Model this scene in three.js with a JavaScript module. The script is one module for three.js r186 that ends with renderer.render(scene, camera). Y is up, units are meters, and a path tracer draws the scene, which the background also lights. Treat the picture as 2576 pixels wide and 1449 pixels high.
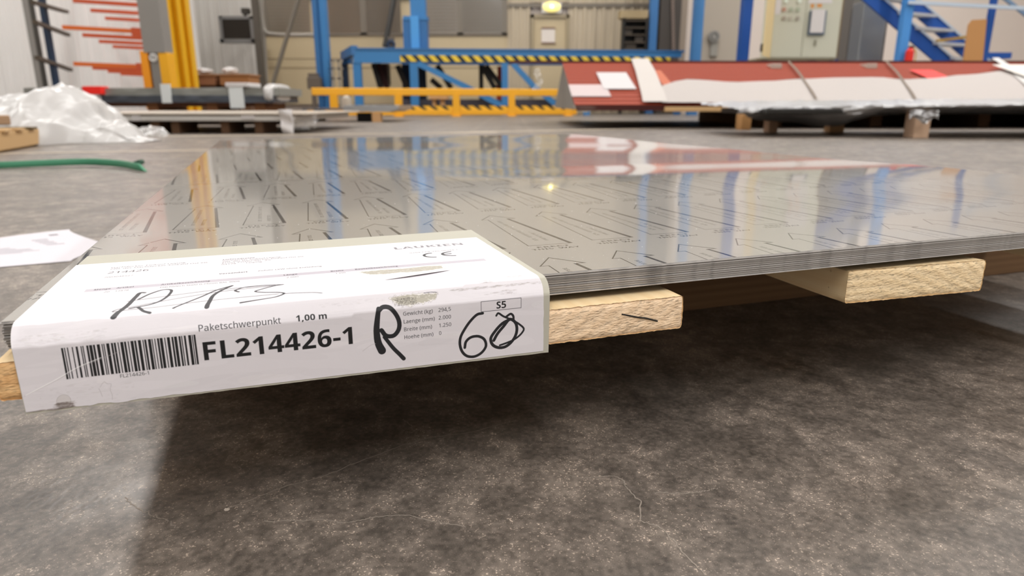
import * as THREE from 'three';
import { RoundedBoxGeometry } from 'three/addons/geometries/RoundedBoxGeometry.js';
import { mergeGeometries, toCreasedNormals } from 'three/addons/utils/BufferGeometryUtils.js';
import { RectAreaLightUniformsLib } from 'three/addons/lights/RectAreaLightUniformsLib.js';

// ---------------------------------------------------------------- camera, lights, exposure
const R = Math.PI / 180;
const EYE = 0.27, PITCH = 15.244 * R, FOCAL = 1694.3, CX = 1288, CY = 724.5;   // eye 27 cm above the floor
const scene = new THREE.Scene();
const camera = new THREE.PerspectiveCamera(2 * Math.atan(CY / FOCAL) / R, 2576 / 1449, 0.02, 200);
camera.position.set(0, EYE, 0);
camera.rotation.x = -PITCH;
camera.focus = 0.47;
camera.userData.fStop = 8.5;
const renderer = new THREE.WebGLRenderer({ antialias: true });
renderer.toneMapping = THREE.LinearToneMapping;
renderer.toneMappingExposure = 2.15;
renderer.shadowMap.enabled = true;
renderer.shadowMap.type = THREE.PCFSoftShadowMap;
scene.background = new THREE.Color(0x000000);
RectAreaLightUniformsLib.init();
const YAW = 19.624 * R;                        // the hall runs along the sheet stack
const LAMP_POWER = 8.3, LAMP_TINT = new THREE.Color(1.0, 0.978, 0.955);
const CEIL = 8.4, LAMP_Y = 7.6;
const LAMPS = [[-9.2, 9, 20, 1], [-2.55, 6, 23.6, 1], [-2.55, -2.3, 5.7, 0.5], [-2.55, -8.3, -2.6, 1.7], [4.2, 6, 21.2, 1], [4.2, -2.3, 5.7, 0.5], [4.2, -8.3, -2.6, 1.7], [10.9, -6, 18.8, 1], [17.2, -3, 16.4, 1]];   // across the hall, from and to along the hall, share of the power
const LAMP_W = 0.70;

// ---------------------------------------------------------------- helpers
const V = (x, y, z) => new THREE.Vector3(x, y, z);
let seed = 7;
const rnd = () => { seed = (seed + 0x6d2b79f5) | 0; let t = Math.imul(seed ^ (seed >>> 15), 1 | seed); t = (t + Math.imul(t ^ (t >>> 7), 61 | t)) ^ t; return ((t ^ (t >>> 14)) >>> 0) / 4294967296; };
const hash = (x, y, z = 0) => { let h = Math.imul(x | 0, 374761393) ^ Math.imul(y | 0, 668265263) ^ Math.imul(z | 0, 2147483647 - 1274126177); h = Math.imul(h ^ (h >>> 13), 1274126177); h ^= h >>> 16; return (h >>> 0) / 4294967296; };
const fade = (t) => t * t * (3 - 2 * t), mix = (a, b, t) => a + (b - a) * t;
const sstep = (a, b, x) => fade(Math.min(1, Math.max(0, (x - a) / (b - a))));
function vnoise(x, y, per = 0, s = 0) {          // value noise, tiling with period `per` when given
  const xi = Math.floor(x), yi = Math.floor(y), u = fade(x - xi), v = fade(y - yi), w = (k) => per ? ((k % per) + per) % per : k;
  const a = hash(w(xi), w(yi), s), b = hash(w(xi + 1), w(yi), s), c = hash(w(xi), w(yi + 1), s), d = hash(w(xi + 1), w(yi + 1), s);
  return mix(mix(a, b, u), mix(c, d, u), v);
}
const fbm = (x, y, o = 4, per = 0, s = 0) => { let r = 0, a = 0.5, t = 0; for (let i = 0; i < o; i++) { r += a * vnoise(x, y, per, s + i); t += a; a *= 0.5; x *= 2; y *= 2; per *= 2; } return r / t; };
// a point of the hall by the line of sight it was measured along and its distance ahead
function at(px, py, Z) {
  const x = (px - CX) / FOCAL, y = -(py - CY) / FOCAL, t = Z / (Math.cos(PITCH) + y * Math.sin(PITCH));
  return V(x * t, EYE + t * (y * Math.cos(PITCH) - Math.sin(PITCH)), -Z);
}
function onFloor(px, py, h = 0) {
  const x = (px - CX) / FOCAL, y = -(py - CY) / FOCAL, d = y * Math.cos(PITCH) - Math.sin(PITCH), t = (h - EYE) / d;
  return V(x * t, h, -t * (Math.cos(PITCH) + y * Math.sin(PITCH)));
}
const EX = V(Math.cos(YAW), 0, -Math.sin(YAW)), EZ = V(-Math.sin(YAW), 0, -Math.cos(YAW));   // across and along the hall

const used = new Map();
function numbered(n) { const k = used.get(n) || 0; used.set(n, k + 1); return k ? n + '_' + String(k).padStart(3, '0') : n; }
function shade(o) { o.castShadow = o.receiveShadow = true; return o; }
function thing(name, label, category, base = V(0, 0, 0), opt = {}) {
  const o = new THREE.Group(); o.name = numbered(name); o.position.copy(base); if (opt.turn) o.rotation.y = opt.turn;
  o.userData = { label, category }; if (opt.group) o.userData.group = opt.group; if (opt.kind) o.userData.kind = opt.kind;
  scene.add(o); o.updateMatrix(); o.updateMatrixWorld(); return o;
}
// a part: world-space geometry put under its thing
function part(parent, name, geo, mat, opt = {}) {
  const g = Array.isArray(geo) ? mergeGeometries(geo.map(plainAttr)) : geo;
  parent.updateWorldMatrix(true, false);
  if (!opt.local) g.applyMatrix4(parent.matrixWorld.clone().invert());
  const m = shade(new THREE.Mesh(g, mat)); m.name = name; if (opt.label) m.userData.label = opt.label; if (opt.kind) m.userData.kind = opt.kind;
  parent.add(m); return m;
}
function solo(name, label, category, geo, mat, opt = {}) {       // a thing that is one mesh
  const g = Array.isArray(geo) ? mergeGeometries(geo.map(plainAttr)) : geo;
  g.computeBoundingBox(); const b = g.boundingBox, c = V((b.min.x + b.max.x) / 2, b.min.y, (b.min.z + b.max.z) / 2);
  g.translate(-c.x, -c.y, -c.z);
  const m = shade(new THREE.Mesh(g, mat)); m.name = numbered(name); m.position.copy(c); m.userData = { label, category };
  if (opt.group) m.userData.group = opt.group; if (opt.kind) m.userData.kind = opt.kind; scene.add(m); return m;
}
function structure(name, geo, mat) {
  const g = Array.isArray(geo) ? mergeGeometries(geo.map(plainAttr)) : geo;
  const m = shade(new THREE.Mesh(g, mat)); m.name = numbered(name); m.userData = { kind: 'structure' }; scene.add(m); return m;
}
function plainAttr(g) { const q = g.index ? g.toNonIndexed() : g; for (const k of Object.keys(q.attributes)) if (!['position', 'normal', 'uv'].includes(k)) q.deleteAttribute(k); q.clearGroups(); return q; }
function boxGeo(x0, x1, y0, y1, z0, z1, bevel = 0) {
  const w = Math.abs(x1 - x0), h = Math.abs(y1 - y0), d = Math.abs(z1 - z0);
  const g = bevel ? new RoundedBoxGeometry(w, h, d, 2, Math.min(bevel, w / 2.1, h / 2.1, d / 2.1)) : new THREE.BoxGeometry(w, h, d);
  return g.translate((x0 + x1) / 2, (y0 + y1) / 2, (z0 + z1) / 2);
}
// an upright box that spans the given sight lines at distance Z, `deep` metres thick behind its front
function boxAt(x0, y0, x1, y1, Z, deep, bevel = 0) {
  const ym = (y0 + y1) / 2, a = at(x0, ym, Z), b = at(x1, ym, Z), t = at((x0 + x1) / 2, y0, Z), u = at((x0 + x1) / 2, y1, Z);
  return boxGeo(a.x, b.x, u.y, t.y, -Z - deep, -Z, bevel);
}
function standAt(x0, y0, x1, Z, deep, ym = 150, bevel = 0) {    // the same, standing on the floor
  const a = at(x0, ym, Z), b = at(x1, ym, Z), t = at((x0 + x1) / 2, y0, Z);
  return boxGeo(a.x, b.x, 0, t.y, -Z - deep, -Z, bevel);
}
function bar(p, q, w, h = w, bevel = 0) {
  const d = q.clone().sub(p), L = d.length(), g = bevel ? new RoundedBoxGeometry(w, h, L, 2, bevel) : new THREE.BoxGeometry(w, h, L);
  const m = new THREE.Matrix4().lookAt(q, p, Math.abs(d.y / L) > 0.99 ? V(0, 0, 1) : V(0, 1, 0)); m.setPosition(p.clone().add(q).multiplyScalar(0.5));
  return g.applyMatrix4(m);
}
function rod(p, q, r, n = 10) {
  const d = q.clone().sub(p), g = new THREE.CylinderGeometry(r, r, d.length(), n);
  g.applyQuaternion(new THREE.Quaternion().setFromUnitVectors(V(0, 1, 0), d.clone().normalize()));
  return g.translate((p.x + q.x) / 2, (p.y + q.y) / 2, (p.z + q.z) / 2);
}
function tube(pts, r, n = 40, k = 8) { return new THREE.TubeGeometry(new THREE.CatmullRomCurve3(pts), n, r, k); }
function warp(g, f) { const p = g.attributes.position, v = V(0, 0, 0); for (let i = 0; i < p.count; i++) { v.fromBufferAttribute(p, i); f(v, i); p.setXYZ(i, v.x, v.y, v.z); } g.computeVertexNormals(); return g; }
// a closed outline in the (x, y) plane pushed back by `deep`
function slab(pts, z, deep) { const s = new THREE.Shape(); pts.forEach((p, i) => i ? s.lineTo(p[0], p[1]) : s.moveTo(p[0], p[1])); return new THREE.ExtrudeGeometry(s, { depth: deep, bevelEnabled: false }).translate(0, 0, z - deep); }
// trapezoidal sheet cladding facing +z
function cladding(w, h, pitch, deep, y0 = 0) {
  const pts = [], n = Math.max(1, Math.round(w / pitch)), p = w / n;
  for (let i = 0; i < n; i++) { const x = i * p; pts.push([x, 0], [x + p * 0.55, 0], [x + p * 0.66, -deep], [x + p * 0.89, -deep]); }
  pts.push([w, 0], [w, 0.02], [0, 0.02]);
  const s = new THREE.Shape(); pts.forEach((q, i) => i ? s.lineTo(q[0], q[1]) : s.moveTo(q[0], q[1]));
  return new THREE.ExtrudeGeometry(s, { depth: h, bevelEnabled: false }).rotateX(-Math.PI / 2).translate(0, y0, 0);
}

// ---------------------------------------------------------------- textures and materials
function canvasTex(w, h, draw, opt = {}) {
  const c = document.createElement('canvas'); c.width = w; c.height = h; const x = c.getContext('2d'); draw(x, w, h);
  const t = new THREE.CanvasTexture(c); if (!opt.linear) t.colorSpace = THREE.SRGBColorSpace; t.wrapS = t.wrapT = opt.clamp ? THREE.ClampToEdgeWrapping : THREE.RepeatWrapping; t.anisotropy = 16; return t;
}
function dataTex(w, h, f, srgb = true) {
  const d = new Uint8Array(w * h * 4); let i = 0;
  for (let y = 0; y < h; y++) for (let x = 0; x < w; x++) { const c = f(x / w, y / h, x, y); d[i++] = c[0]; d[i++] = c[1]; d[i++] = c[2]; d[i++] = 255; }
  const t = new THREE.DataTexture(d, w, h); t.magFilter = THREE.LinearFilter; t.minFilter = THREE.LinearMipmapLinearFilter; t.generateMipmaps = true; t.wrapS = t.wrapT = THREE.RepeatWrapping; if (srgb) t.colorSpace = THREE.SRGBColorSpace; t.needsUpdate = true; return t;
}
const std = (color, roughness = 0.6, metalness = 0, extra = {}) => new THREE.MeshStandardMaterial({ color, roughness, metalness, ...extra });
const phys = (o) => new THREE.MeshPhysicalMaterial(o);
const M = {
  blue: std(0x3579b2, 0.45), blueDeep: std(0x0f4c9c, 0.45), blueDark: std(0x16304c, 0.5), blueMid: std(0x2e689e, 0.45), yellow: std(0xf0ae22, 0.45), yellowPanel: std(0xe9b41c, 0.55),
  orange: std(0xdc6a1e, 0.5), orangeRed: std(0xcb5628, 0.5), steel: std(0x8b8b8a, 0.5, 0.2), steelDark: std(0x46433e, 0.55, 0.2), black: std(0x17140f, 0.5), white: std(0xe9e6e2, 0.6),
  cladWhite: std(0xebe9e6, 0.5), cladBeige: std(0xc4b59c, 0.55), cladGrey: std(0xd0ccc5, 0.55), gate: std(0xc6b491, 0.5), gateFrame: std(0x7d7467, 0.5), wallPlain: std(0xd9cdc3, 0.8),
  cabinet: std(0xc3c3b2, 0.45), cabinetSide: std(0xdcc592, 0.5), pillar: std(0x6d6a66, 0.5, 0.4), tread: std(0xc4c9cf, 0.4, 0.5), card: std(0xb98a58, 0.85), cardDark: std(0x8d5f3c, 0.85),
  red: std(0xe2281c, 0.5), label: std(0xd2cecd, 0.6), redSheet: std(0x923414, 0.75), redDark: std(0x521c16, 0.5), concrete: std(0x8a8176, 0.6), ceiling: std(0xbdb8b0, 0.8),
  woodFar: std(0xc79b6b, 0.8), woodFarDark: std(0x5f432c, 0.85), pack: std(0xd9d6d1, 0.4), packTop: std(0xbfb4a6, 0.45), film: phys({ color: 0xdad8d6, roughness: 0.35, transmission: 0.15, thickness: 0, clearcoat: 0.4, clearcoatRoughness: 0.3, side: THREE.DoubleSide }),
  clear: phys({ color: 0xffffff, roughness: 0.12, transmission: 1, thickness: 0, ior: 1.45, side: THREE.DoubleSide }), glass: phys({ color: 0xdfe6e6, roughness: 0.04, transmission: 1, thickness: 0 }),
  foil: std(0xb2b2b3, 0.36, 0.9), silver: std(0xb9bbbd, 0.35, 0.85), silverDark: std(0x6d7480, 0.4, 0.7), strap: std(0x4c9472, 0.6), strapDark: std(0x2d5442, 0.6), foam: std(0xcfc3b6, 0.7), screen: std(0x2a241d, 0.25),
};

// ---------------------------------------------------------------- the hall
const tile = (n, f) => { const a = new Float32Array(n * n); for (let j = 0; j < n; j++) for (let i = 0; i < n; i++) a[j * n + i] = f(i / n, j / n); return (u, v) => { const x = u * n, y = v * n, i = x | 0, j = y | 0, p = x - i, q = y - j, k = (i + 1) % n, l = (j + 1) % n; return mix(mix(a[j * n + i], a[j * n + k], p), mix(a[l * n + i], a[l * n + k], p), q); }; };
const stains = tile(384, (u, v) => fbm(u * 9, v * 9, 5, 9, 11)), blots = tile(768, (u, v) => fbm(u * 42, v * 42, 3, 42, 23)), row = (f) => Float32Array.from({ length: 2048 }, (_, i) => f(i / 2048));
const cracks = [[0.37, 3, 51], [0.71, 2, 57], [0.12, 4, 61]].map(([k, s, q]) => [k, row((u) => 0.32 * (fbm(u * 5, k * 7, 5, 5, q) - 0.5)), row((u) => sstep(0.45, 0.6, vnoise(u * s * 2, k * 9, s * 2, q))), row((v) => 0.4 * (fbm(v * 5, k * 5 + 3, 5, 5, q + 9) - 0.5)), row((v) => 0.9 * sstep(0.5, 0.62, vnoise(v * s * 2, k * 5, s * 2, q + 3)))]);
const floorTex = dataTex(2048, 2048, (u, v, px, py) => {
  const n1 = stains(u, v), n2 = blots(u, v), n3 = vnoise(u * 210, v * 210, 210, 31), fl = vnoise(u * 520, v * 520, 520, 41) * 0.5 + vnoise(u * 900, v * 900, 900, 43) * 0.5, grain = hash(px, py, 47);
  const dense = sstep(0.35, 0.68, n2 * 0.6 + n1 * 0.4), speck = sstep(0.70 - 0.06 * dense, 0.84, fl) * (0.3 + 0.7 * dense), worn = sstep(0.50, 0.72, n1 * 0.55 + n2 * 0.45);
  let cr = 0; for (const [k, a, am, b, bm] of cracks) { if (am[px] > 0) cr = Math.max(cr, am[px] * sstep(0.0010, 0.0002, Math.abs(((v + a[px] - k + 1.5) % 1) - 0.5))); if (bm[py] > 0) cr = Math.max(cr, bm[py] * sstep(0.0010, 0.0002, Math.abs(((u + b[py] - k + 1.3) % 1) - 0.5))); }
  const b = 0.55 + 0.16 * (n1 - 0.5) + 0.22 * (n2 - 0.5) + 0.16 * (n3 - 0.5) + 0.12 * (grain - 0.5) + 0.05 * worn + 0.40 * speck + 0.05 * cr, w = speck * 3 + cr * 2;
  return [Math.min(255, b * 222 + w), Math.min(255, b * 208), Math.min(255, b * 196 - w)];
});
const floorBump = dataTex(512, 512, (u, v) => { const q = 128 + 90 * (fbm(u * 60, v * 60, 4, 60, 71) - 0.5) + 60 * (vnoise(u * 250, v * 250, 250, 73) - 0.5); return [q, q, q]; }, false);
const floorRough = dataTex(512, 512, (u, v) => { const q = 255 * Math.min(1, 0.30 + 0.30 * fbm(u * 10, v * 10, 5, 10, 81)); return [q, q, q]; }, false);
{
  const cells = (a, b, near) => { const r = []; for (let i = 0; i <= 150; i++) { const t = (i / 150) * 2 - 1; r.push(near + Math.sign(t) * (Math.abs(t) * 1.1 + Math.pow(Math.abs(t), 6) * ((t > 0 ? b - near : near - a) - 1.1))); } return r; };
  const xs = cells(-17, 20, 0), zs = cells(-26, 10, -0.6), nx = xs.length, pos = [], uv = [], col = [], idx = [];
  for (let j = 0; j < nx; j++) for (let i = 0; i < nx; i++) {
    const x = xs[i], z = zs[j]; pos.push(x, 0, z); uv.push(x / 0.62, z / 0.62);
    const big = fbm(x * 0.5 + 40, z * 0.9 + 40, 4, 0, 3), mid = fbm(x * 5 + 9, z * 5 + 9, 3, 0, 5), d = 0.80 + 0.30 * (big - 0.5) + 0.34 * (mid - 0.5);
    col.push(d, d * 0.968, d * 0.925);
    if (i < nx - 1 && j < nx - 1) { const k = j * nx + i; idx.push(k, k + nx, k + 1, k + 1, k + nx, k + nx + 1); }
  }
  const g = new THREE.BufferGeometry(); g.setAttribute('position', new THREE.Float32BufferAttribute(pos, 3)); g.setAttribute('uv', new THREE.Float32BufferAttribute(uv, 2)); g.setAttribute('color', new THREE.Float32BufferAttribute(col, 3)); g.setIndex(idx); g.computeVertexNormals();
  const floor = structure('floor', g, new THREE.MeshStandardMaterial({ map: floorTex, bumpMap: floorBump, bumpScale: 0.0006, roughnessMap: floorRough, roughness: 0.95, vertexColors: true }));
  const j1 = [at(1000, 340, 6).x, 0], strip = (a, b, w, m) => { const d = b.clone().sub(a).normalize(), n = V(-d.z, 0, d.x).multiplyScalar(w / 2); return bar(a.clone().setY(0.0006), b.clone().setY(0.0006), w, 0.0024); };
  const jm = std(0xb9ab97, 0.55), far1 = onFloor(-200, 390), far2 = onFloor(560, 377), far3 = onFloor(1000, 336), far4 = onFloor(2700, 303);
  part(floor, 'floor_joint', strip(far1, far2, 0.07), jm); part(floor, 'floor_joint', strip(far3, far4, 0.16), jm); part(floor, 'floor_joint', strip(onFloor(-100, 349), onFloor(1250, 333), 0.14), jm);
}
{ // hairline cracks near the stack
  const px = (o, k, a) => a.map(([x, y]) => [o[0] + x * k, o[1] + y * k]), A = [300, 800], B = [1400, 850], paths = [px(A, 0.687, [[390, 705], [500, 660], [620, 615], [760, 575], [880, 525], [1000, 480], [1095, 450], [1200, 430], [1300, 415], [1455, 375]]), px(A, 0.687, [[1040, 370], [1080, 410], [1095, 450]]), px(A, 0.687, [[530, 745], [740, 740], [840, 750], [950, 730], [1060, 725], [1150, 745], [1270, 765]]), px(A, 0.687, [[20, 655], [70, 700], [170, 740], [215, 770]]),
    px(B, 0.4565, [[0, 735], [110, 765], [350, 775], [390, 840], [460, 900], [470, 1010], [540, 1030], [640, 1110], [720, 1210], [810, 1310]]), px(B, 0.4565, [[540, 855], [780, 850], [890, 830]])];
  const cm = std(0x9a9085, 0.7), fl = scene.getObjectByName('floor');
  paths.forEach((p, n) => {
    const c = new THREE.CatmullRomCurve3(p.map(([x, y]) => onFloor(x, y)), false, 'centripetal'), N = 90, pos = [], idx = [];
    for (let i = 0; i <= N; i++) { const q = c.getPoint(i / N), d = c.getTangent(i / N), s = V(-d.z, 0, d.x).normalize(), j = 0.004 * (fbm(i * 0.35, n * 7, 3, 0, 5) - 0.5), w = 0.0003 + 0.0003 * vnoise(i * 0.5, n, 0, 3); for (const e of [-1, 1]) { const r = q.clone().addScaledVector(s, j + e * w); pos.push(r.x, 0.00015, r.z); } if (i < N) { const k = i * 2; idx.push(k, k + 1, k + 2, k + 1, k + 3, k + 2); } }
    const g = new THREE.BufferGeometry(); g.setAttribute('position', new THREE.Float32BufferAttribute(pos, 3)); g.setIndex(idx); g.computeVertexNormals(); part(fl, 'floor_crack', g, cm);
  });
}
structure('ceiling', boxGeo(-17.2, 20.2, CEIL, CEIL + 0.3, -26, 10.2), M.ceiling);
structure('wall_left', boxGeo(-17.2, -17, 0, CEIL, -26, 10), M.cladWhite);
structure('wall_right', boxGeo(20, 20.2, 0, CEIL, -26, 10), M.wallPlain);
structure('wall_front', boxGeo(-17.2, 20.2, 0, CEIL, 10, 10.2), M.cladWhite);
const BACK = 22.2;
{
  const wb = structure('wall_back', boxGeo(-17.2, 20.2, 0, CEIL, -BACK - 0.35, -BACK - 0.1), M.wallPlain);
  const panels = (x0, x1, Z, y0, y1, mat, pitch, deep, parent, w = 1.0) => { const n = Math.max(1, Math.round((x1 - x0) / w)), p = (x1 - x0) / n, g0 = cladding(p - 0.008, y1 - y0, pitch, deep); for (let i = 0; i < n; i++) { const m = shade(new THREE.Mesh(g0, mat)); m.name = 'cladding_panel'; m.position.set(x0 + i * p, y0, -Z); parent.add(m); } };
  panels(at(470, 100, BACK).x, at(662, 100, BACK).x, BACK, 0, CEIL, M.cladGrey, 0.27, 0.03, wb);
  panels(at(662, 100, BACK).x, at(1276, 100, BACK).x, BACK, 5.1, CEIL, M.cladBeige, 0.27, 0.05, wb);
  panels(at(1276, 100, BACK).x, at(1334, 100, BACK).x, BACK, 0, CEIL, M.cladBeige, 0.25, 0.05, wb);
  panels(at(1334, 100, BACK).x, at(1428, 100, BACK).x, BACK, 3.28, CEIL, M.cladBeige, 0.25, 0.05, wb);
  panels(at(1428, 100, BACK).x, at(1640, 100, BACK).x, BACK, 0, CEIL, M.cladBeige, 0.25, 0.05, wb);
  part(wb, 'wall_rail', boxAt(1280, 8, 1640, 18, BACK - 0.06, 0.04), M.gateFrame);
  part(wb, 'wall_board', boxAt(1772, -420, 1872, 262, BACK - 0.02, 0.1), std(0xb0a698, 0.7));
  const wl = structure('wall_back_left', boxGeo(-17, at(484, 100, 17.6).x, 0, CEIL, -17.9, -17.62), M.cladWhite);
  panels(-16.9, at(100, 100, 17.6).x, 17.6, 0, CEIL, M.cladWhite, 0.19, 0.016, wl); panels(at(100, 100, 17.6).x, at(484, 100, 17.6).x, 17.6, 0, CEIL, M.cladWhite, 0.285, 0.022, wl);
}
for (const [n, [u, v0, v1, share]] of LAMPS.entries()) {
  const v = (v0 + v1) / 2, LAMP_L = v1 - v0, c = EX.clone().multiplyScalar(u).add(EZ.clone().multiplyScalar(v)).setY(LAMP_Y);
  const t = thing('strip_lamp', 'white strip lamp hung under the ceiling ' + ['above the orange cantilever rack', 'above the long white and grey packs', 'just left of the sheet stack', 'behind the sheet stack, on its left side', 'above the blue lift table', 'just right of the sheet stack', 'behind the sheet stack, on its right side', 'above the foil pack', 'above the far end of the red stack'][n], 'lamp', c, { turn: YAW });
  part(t, 'housing', new RoundedBoxGeometry(LAMP_W + 0.06, 0.12, LAMP_L + 0.06, 2, 0.02).translate(0, 0.075, 0), M.white, { local: true });
  part(t, 'diffuser', new THREE.BoxGeometry(LAMP_W, 0.012, LAMP_L).translate(0, 0.006, 0), new THREE.MeshStandardMaterial({ color: 0xffffff, emissive: LAMP_TINT, emissiveIntensity: 1.2, roughness: 0.6 }), { local: true });
  for (const k of [-0.42, 0, 0.42]) part(t, 'hanger', rod(V(0, 0.13, k * LAMP_L), V(0, CEIL - LAMP_Y + 0.02, k * LAMP_L), 0.012), M.steel, { local: true });
  const l = new THREE.RectAreaLight(LAMP_TINT, LAMP_POWER * share, LAMP_W, LAMP_L); l.name = 'strip_lamp_light'; l.position.y = -0.01; l.rotation.x = -Math.PI / 2; t.add(l);
}

// ---------------------------------------------------------------- the stack of sheets on its pallet
const STACK = V(-0.2682, EYE - 0.1101, -0.3363);       // near left top corner of the stack
const place = (name, label, category, dy, opt = {}) => thing(name, label, category, STACK.clone().setY(STACK.y + dy), { ...opt, turn: YAW });
const sag = (u, v) => { const f = v < 0.2 || v > 0.76 ? 0 : v < 0.47 ? fade2((v - 0.2) / 0.27) : fade2((0.76 - v) / 0.29); return 0.0040 * f * sstep(0.18, 0.6, u) + 0.0004 * Math.sin(v * 9 + u * 4) * sstep(0.3, 0.7, v) + 0.0006 * Math.sin(v * 5.3 + 1 + u * 2) * sstep(0.8, 1.4, v); };   // the sheets bulge a little
const fade2 = (t) => 0.5 - 0.5 * Math.cos(Math.PI * t);
function sheetGeo(th) { const g = new THREE.BoxGeometry(1.25, th, 2, 26, 1, 110); g.translate(0.625, -th / 2, -1); return warp(g, (p) => { p.y += sag(p.x, -p.z); }); }
const edgeTex = dataTex(1024, 8, (u, v) => { const n = fbm(u * 60, v * 2, 4, 0, 5), q = 205 + 40 * (n - 0.5) - 60 * sstep(0.78, 0.86, vnoise(u * 170, v * 2, 0, 9)); return [q, q * 0.985, q * 0.97]; });
const sheetBack = std(0x2e2e30, 0.5, 0.2);
const sheetEdge = std(0xffffff, 0.45, 0.25, { map: edgeTex }), sheetEdge2 = std(0xb4b1ae, 0.45, 0.25, { map: edgeTex });
const TH = 0.00066, sheets = 20, under = toCreasedNormals(sheetGeo(TH), 0.6);
const edgeSet = (m) => [m, m, m, sheetBack, m, m];
let first = null;
for (let i = 0, y = -0.00074; i < sheets; i++) {
  const o = i ? (i === 1 ? (first = place('steel_sheet', 'grey steel sheet in the stack, one of those under the printed top sheet', 'metal sheet', y, { group: 'grey steel sheets under the printed top sheet' }), part(first, 'sheet_metal', under, edgeSet(sheetEdge), { local: true }), first) : first.clone()) : null;
  if (i > 1) { o.name = numbered('steel_sheet'); scene.add(o); o.userData = { ...first.userData }; if (i === sheets - 1) o.userData = { label: 'lowest grey steel sheet of the stack, resting on the pallet boards', category: 'metal sheet' }; o.children[0].material = edgeSet(i % 2 ? sheetEdge : sheetEdge2); o.children[0].name = 'sheet_metal'; }
  if (i) { const du = (rnd() - 0.35) * 0.0022, dv = (rnd() - 0.6) * 0.0012; o.position.copy(STACK).add(EX.clone().multiplyScalar(du)).add(EZ.clone().multiplyScalar(dv)); o.position.y = STACK.y + y; y -= i % 2 ? 0.00070 : 0.00082; }
}
// the printed protective film: arrows on a slanted grid
const LA = [0.0595, 0.0050], LB = [0.0187, 0.2010], LD = LA[0] * LB[1] - LA[1] * LB[0], APEX = [0.3300, 0.0455];
const arrowTex = canvasTex(768, 2048, (x, W, H) => {
  x.fillStyle = 'rgb(158,154,147)'; x.fillRect(0, 0, W, H);
  for (let k = 0; k < 5000; k++) { x.fillStyle = rnd() < 0.5 ? 'rgba(255,255,255,0.035)' : 'rgba(0,0,0,0.035)'; x.fillRect(rnd() * W, rnd() * H, 2 + rnd() * 3, 2 + rnd() * 6); }
  const K = '#14130f';
  for (let i = -1; i <= 1; i++) for (let j = -1; j <= 1; j++) {
    x.setTransform(W * LB[1] / LD / 1000, H * LA[1] / LD / 1000, -W * LB[0] / LD / 1000, -H * LA[0] / LD / 1000, 0, H);
    const ou = LA[0] * (0.5 + i) + LB[0] * (0.86 + j), ov = LA[1] * (0.5 + i) + LB[1] * (0.86 + j);
    x.translate(ou * 1000, ov * 1000); x.strokeStyle = x.fillStyle = K; x.lineJoin = 'miter';
    x.lineWidth = 1.0;
    x.beginPath(); x.moveTo(9.0, -24.20); x.lineTo(18.20, -24.20); x.lineTo(0, 0); x.lineTo(-16.50, -24.20); x.lineTo(-10.00, -24.20); x.lineTo(-17.70, -156.00); x.lineTo(18.00, -156.00); x.stroke();
    x.beginPath(); x.moveTo(9.20, -23.80); x.lineTo(12.10, -23.80); x.lineTo(21.50, -156.50); x.lineTo(18.00, -156.50); x.closePath(); x.fill();
    x.beginPath(); x.moveTo(0, 0.40); x.lineTo(18.20, -23.80); x.lineTo(16.50, -23.80); x.lineTo(0, -1.60); x.closePath(); x.fill();
    const text = (s, u, v, h, w, turn = 0) => { x.save(); x.translate(u, v); x.rotate(turn); x.scale(1, -1); x.scale(h / 100, h / 100); x.font = 'bold 130px sans-serif'; const m = x.measureText(s).width; x.scale(w / (m * h / 100), 1); x.fillText(s, 0, 0); x.restore(); };
    text('ERECT', -14.00, -166.00, 4.60, 29.00); text('THIS  WAY', -20.50, -173.50, 4.60, 41.00);
    // two columns of small print along the shaft, too small to be read
    for (const [u, a, b, w] of [[-4.3, -137, -36, 3.2], [4.2, -139, -100, 3.2]]) for (let v = a; v < b; v += 2.4) {
      x.globalAlpha = 0.55; const q = hash(v * 100, u * 100); if (q < 0.1) continue;
      x.fillRect(u, v, w * 0.18, 1.8); if (q > 0.3) x.fillRect(u, v, w, 0.6); if (q > 0.45) x.fillRect(u + w * 0.4, v, w * 0.16, 1.6); if (q > 0.6) x.fillRect(u + w * 0.82, v, w * 0.18, 1.8); if (q < 0.5) x.fillRect(u, v + 1.2, w, 0.5); x.globalAlpha = 1;
    }
  }
  x.setTransform(1, 0, 0, 1, 0, 0);
});
{
  const t = place('printed_sheet', 'topmost grey steel sheet under glossy film printed with rows of arrows', 'metal sheet', 0);
  part(t, 'sheet_metal', toCreasedNormals(sheetGeo(TH), 0.6), sheetEdge, { local: true });
  const g = new THREE.PlaneGeometry(1.25, 2, 60, 220).rotateX(-Math.PI / 2).translate(0.625, 0.00005, -1), p = g.attributes.position, uv = g.attributes.uv;
  warp(g, (q) => { q.y += sag(q.x, -q.z); });
  for (let i = 0; i < p.count; i++) { const u = p.getX(i) - APEX[0] + LA[0] * 0.5 + LB[0] * 0.86, v = -p.getZ(i) - APEX[1] + LA[1] * 0.5 + LB[1] * 0.86; uv.setXY(i, (u * LB[1] - v * LB[0]) / LD, (v * LA[0] - u * LA[1]) / LD); }
  part(t, 'protective_film', g, phys({ map: arrowTex, color: 0xffffff, roughness: 0.45, ior: 1.45, specularIntensity: 0.35, clearcoat: 1, clearcoatRoughness: 0.065 }), { local: true, label: 'glossy grey film printed with black arrows' });
}
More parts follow.
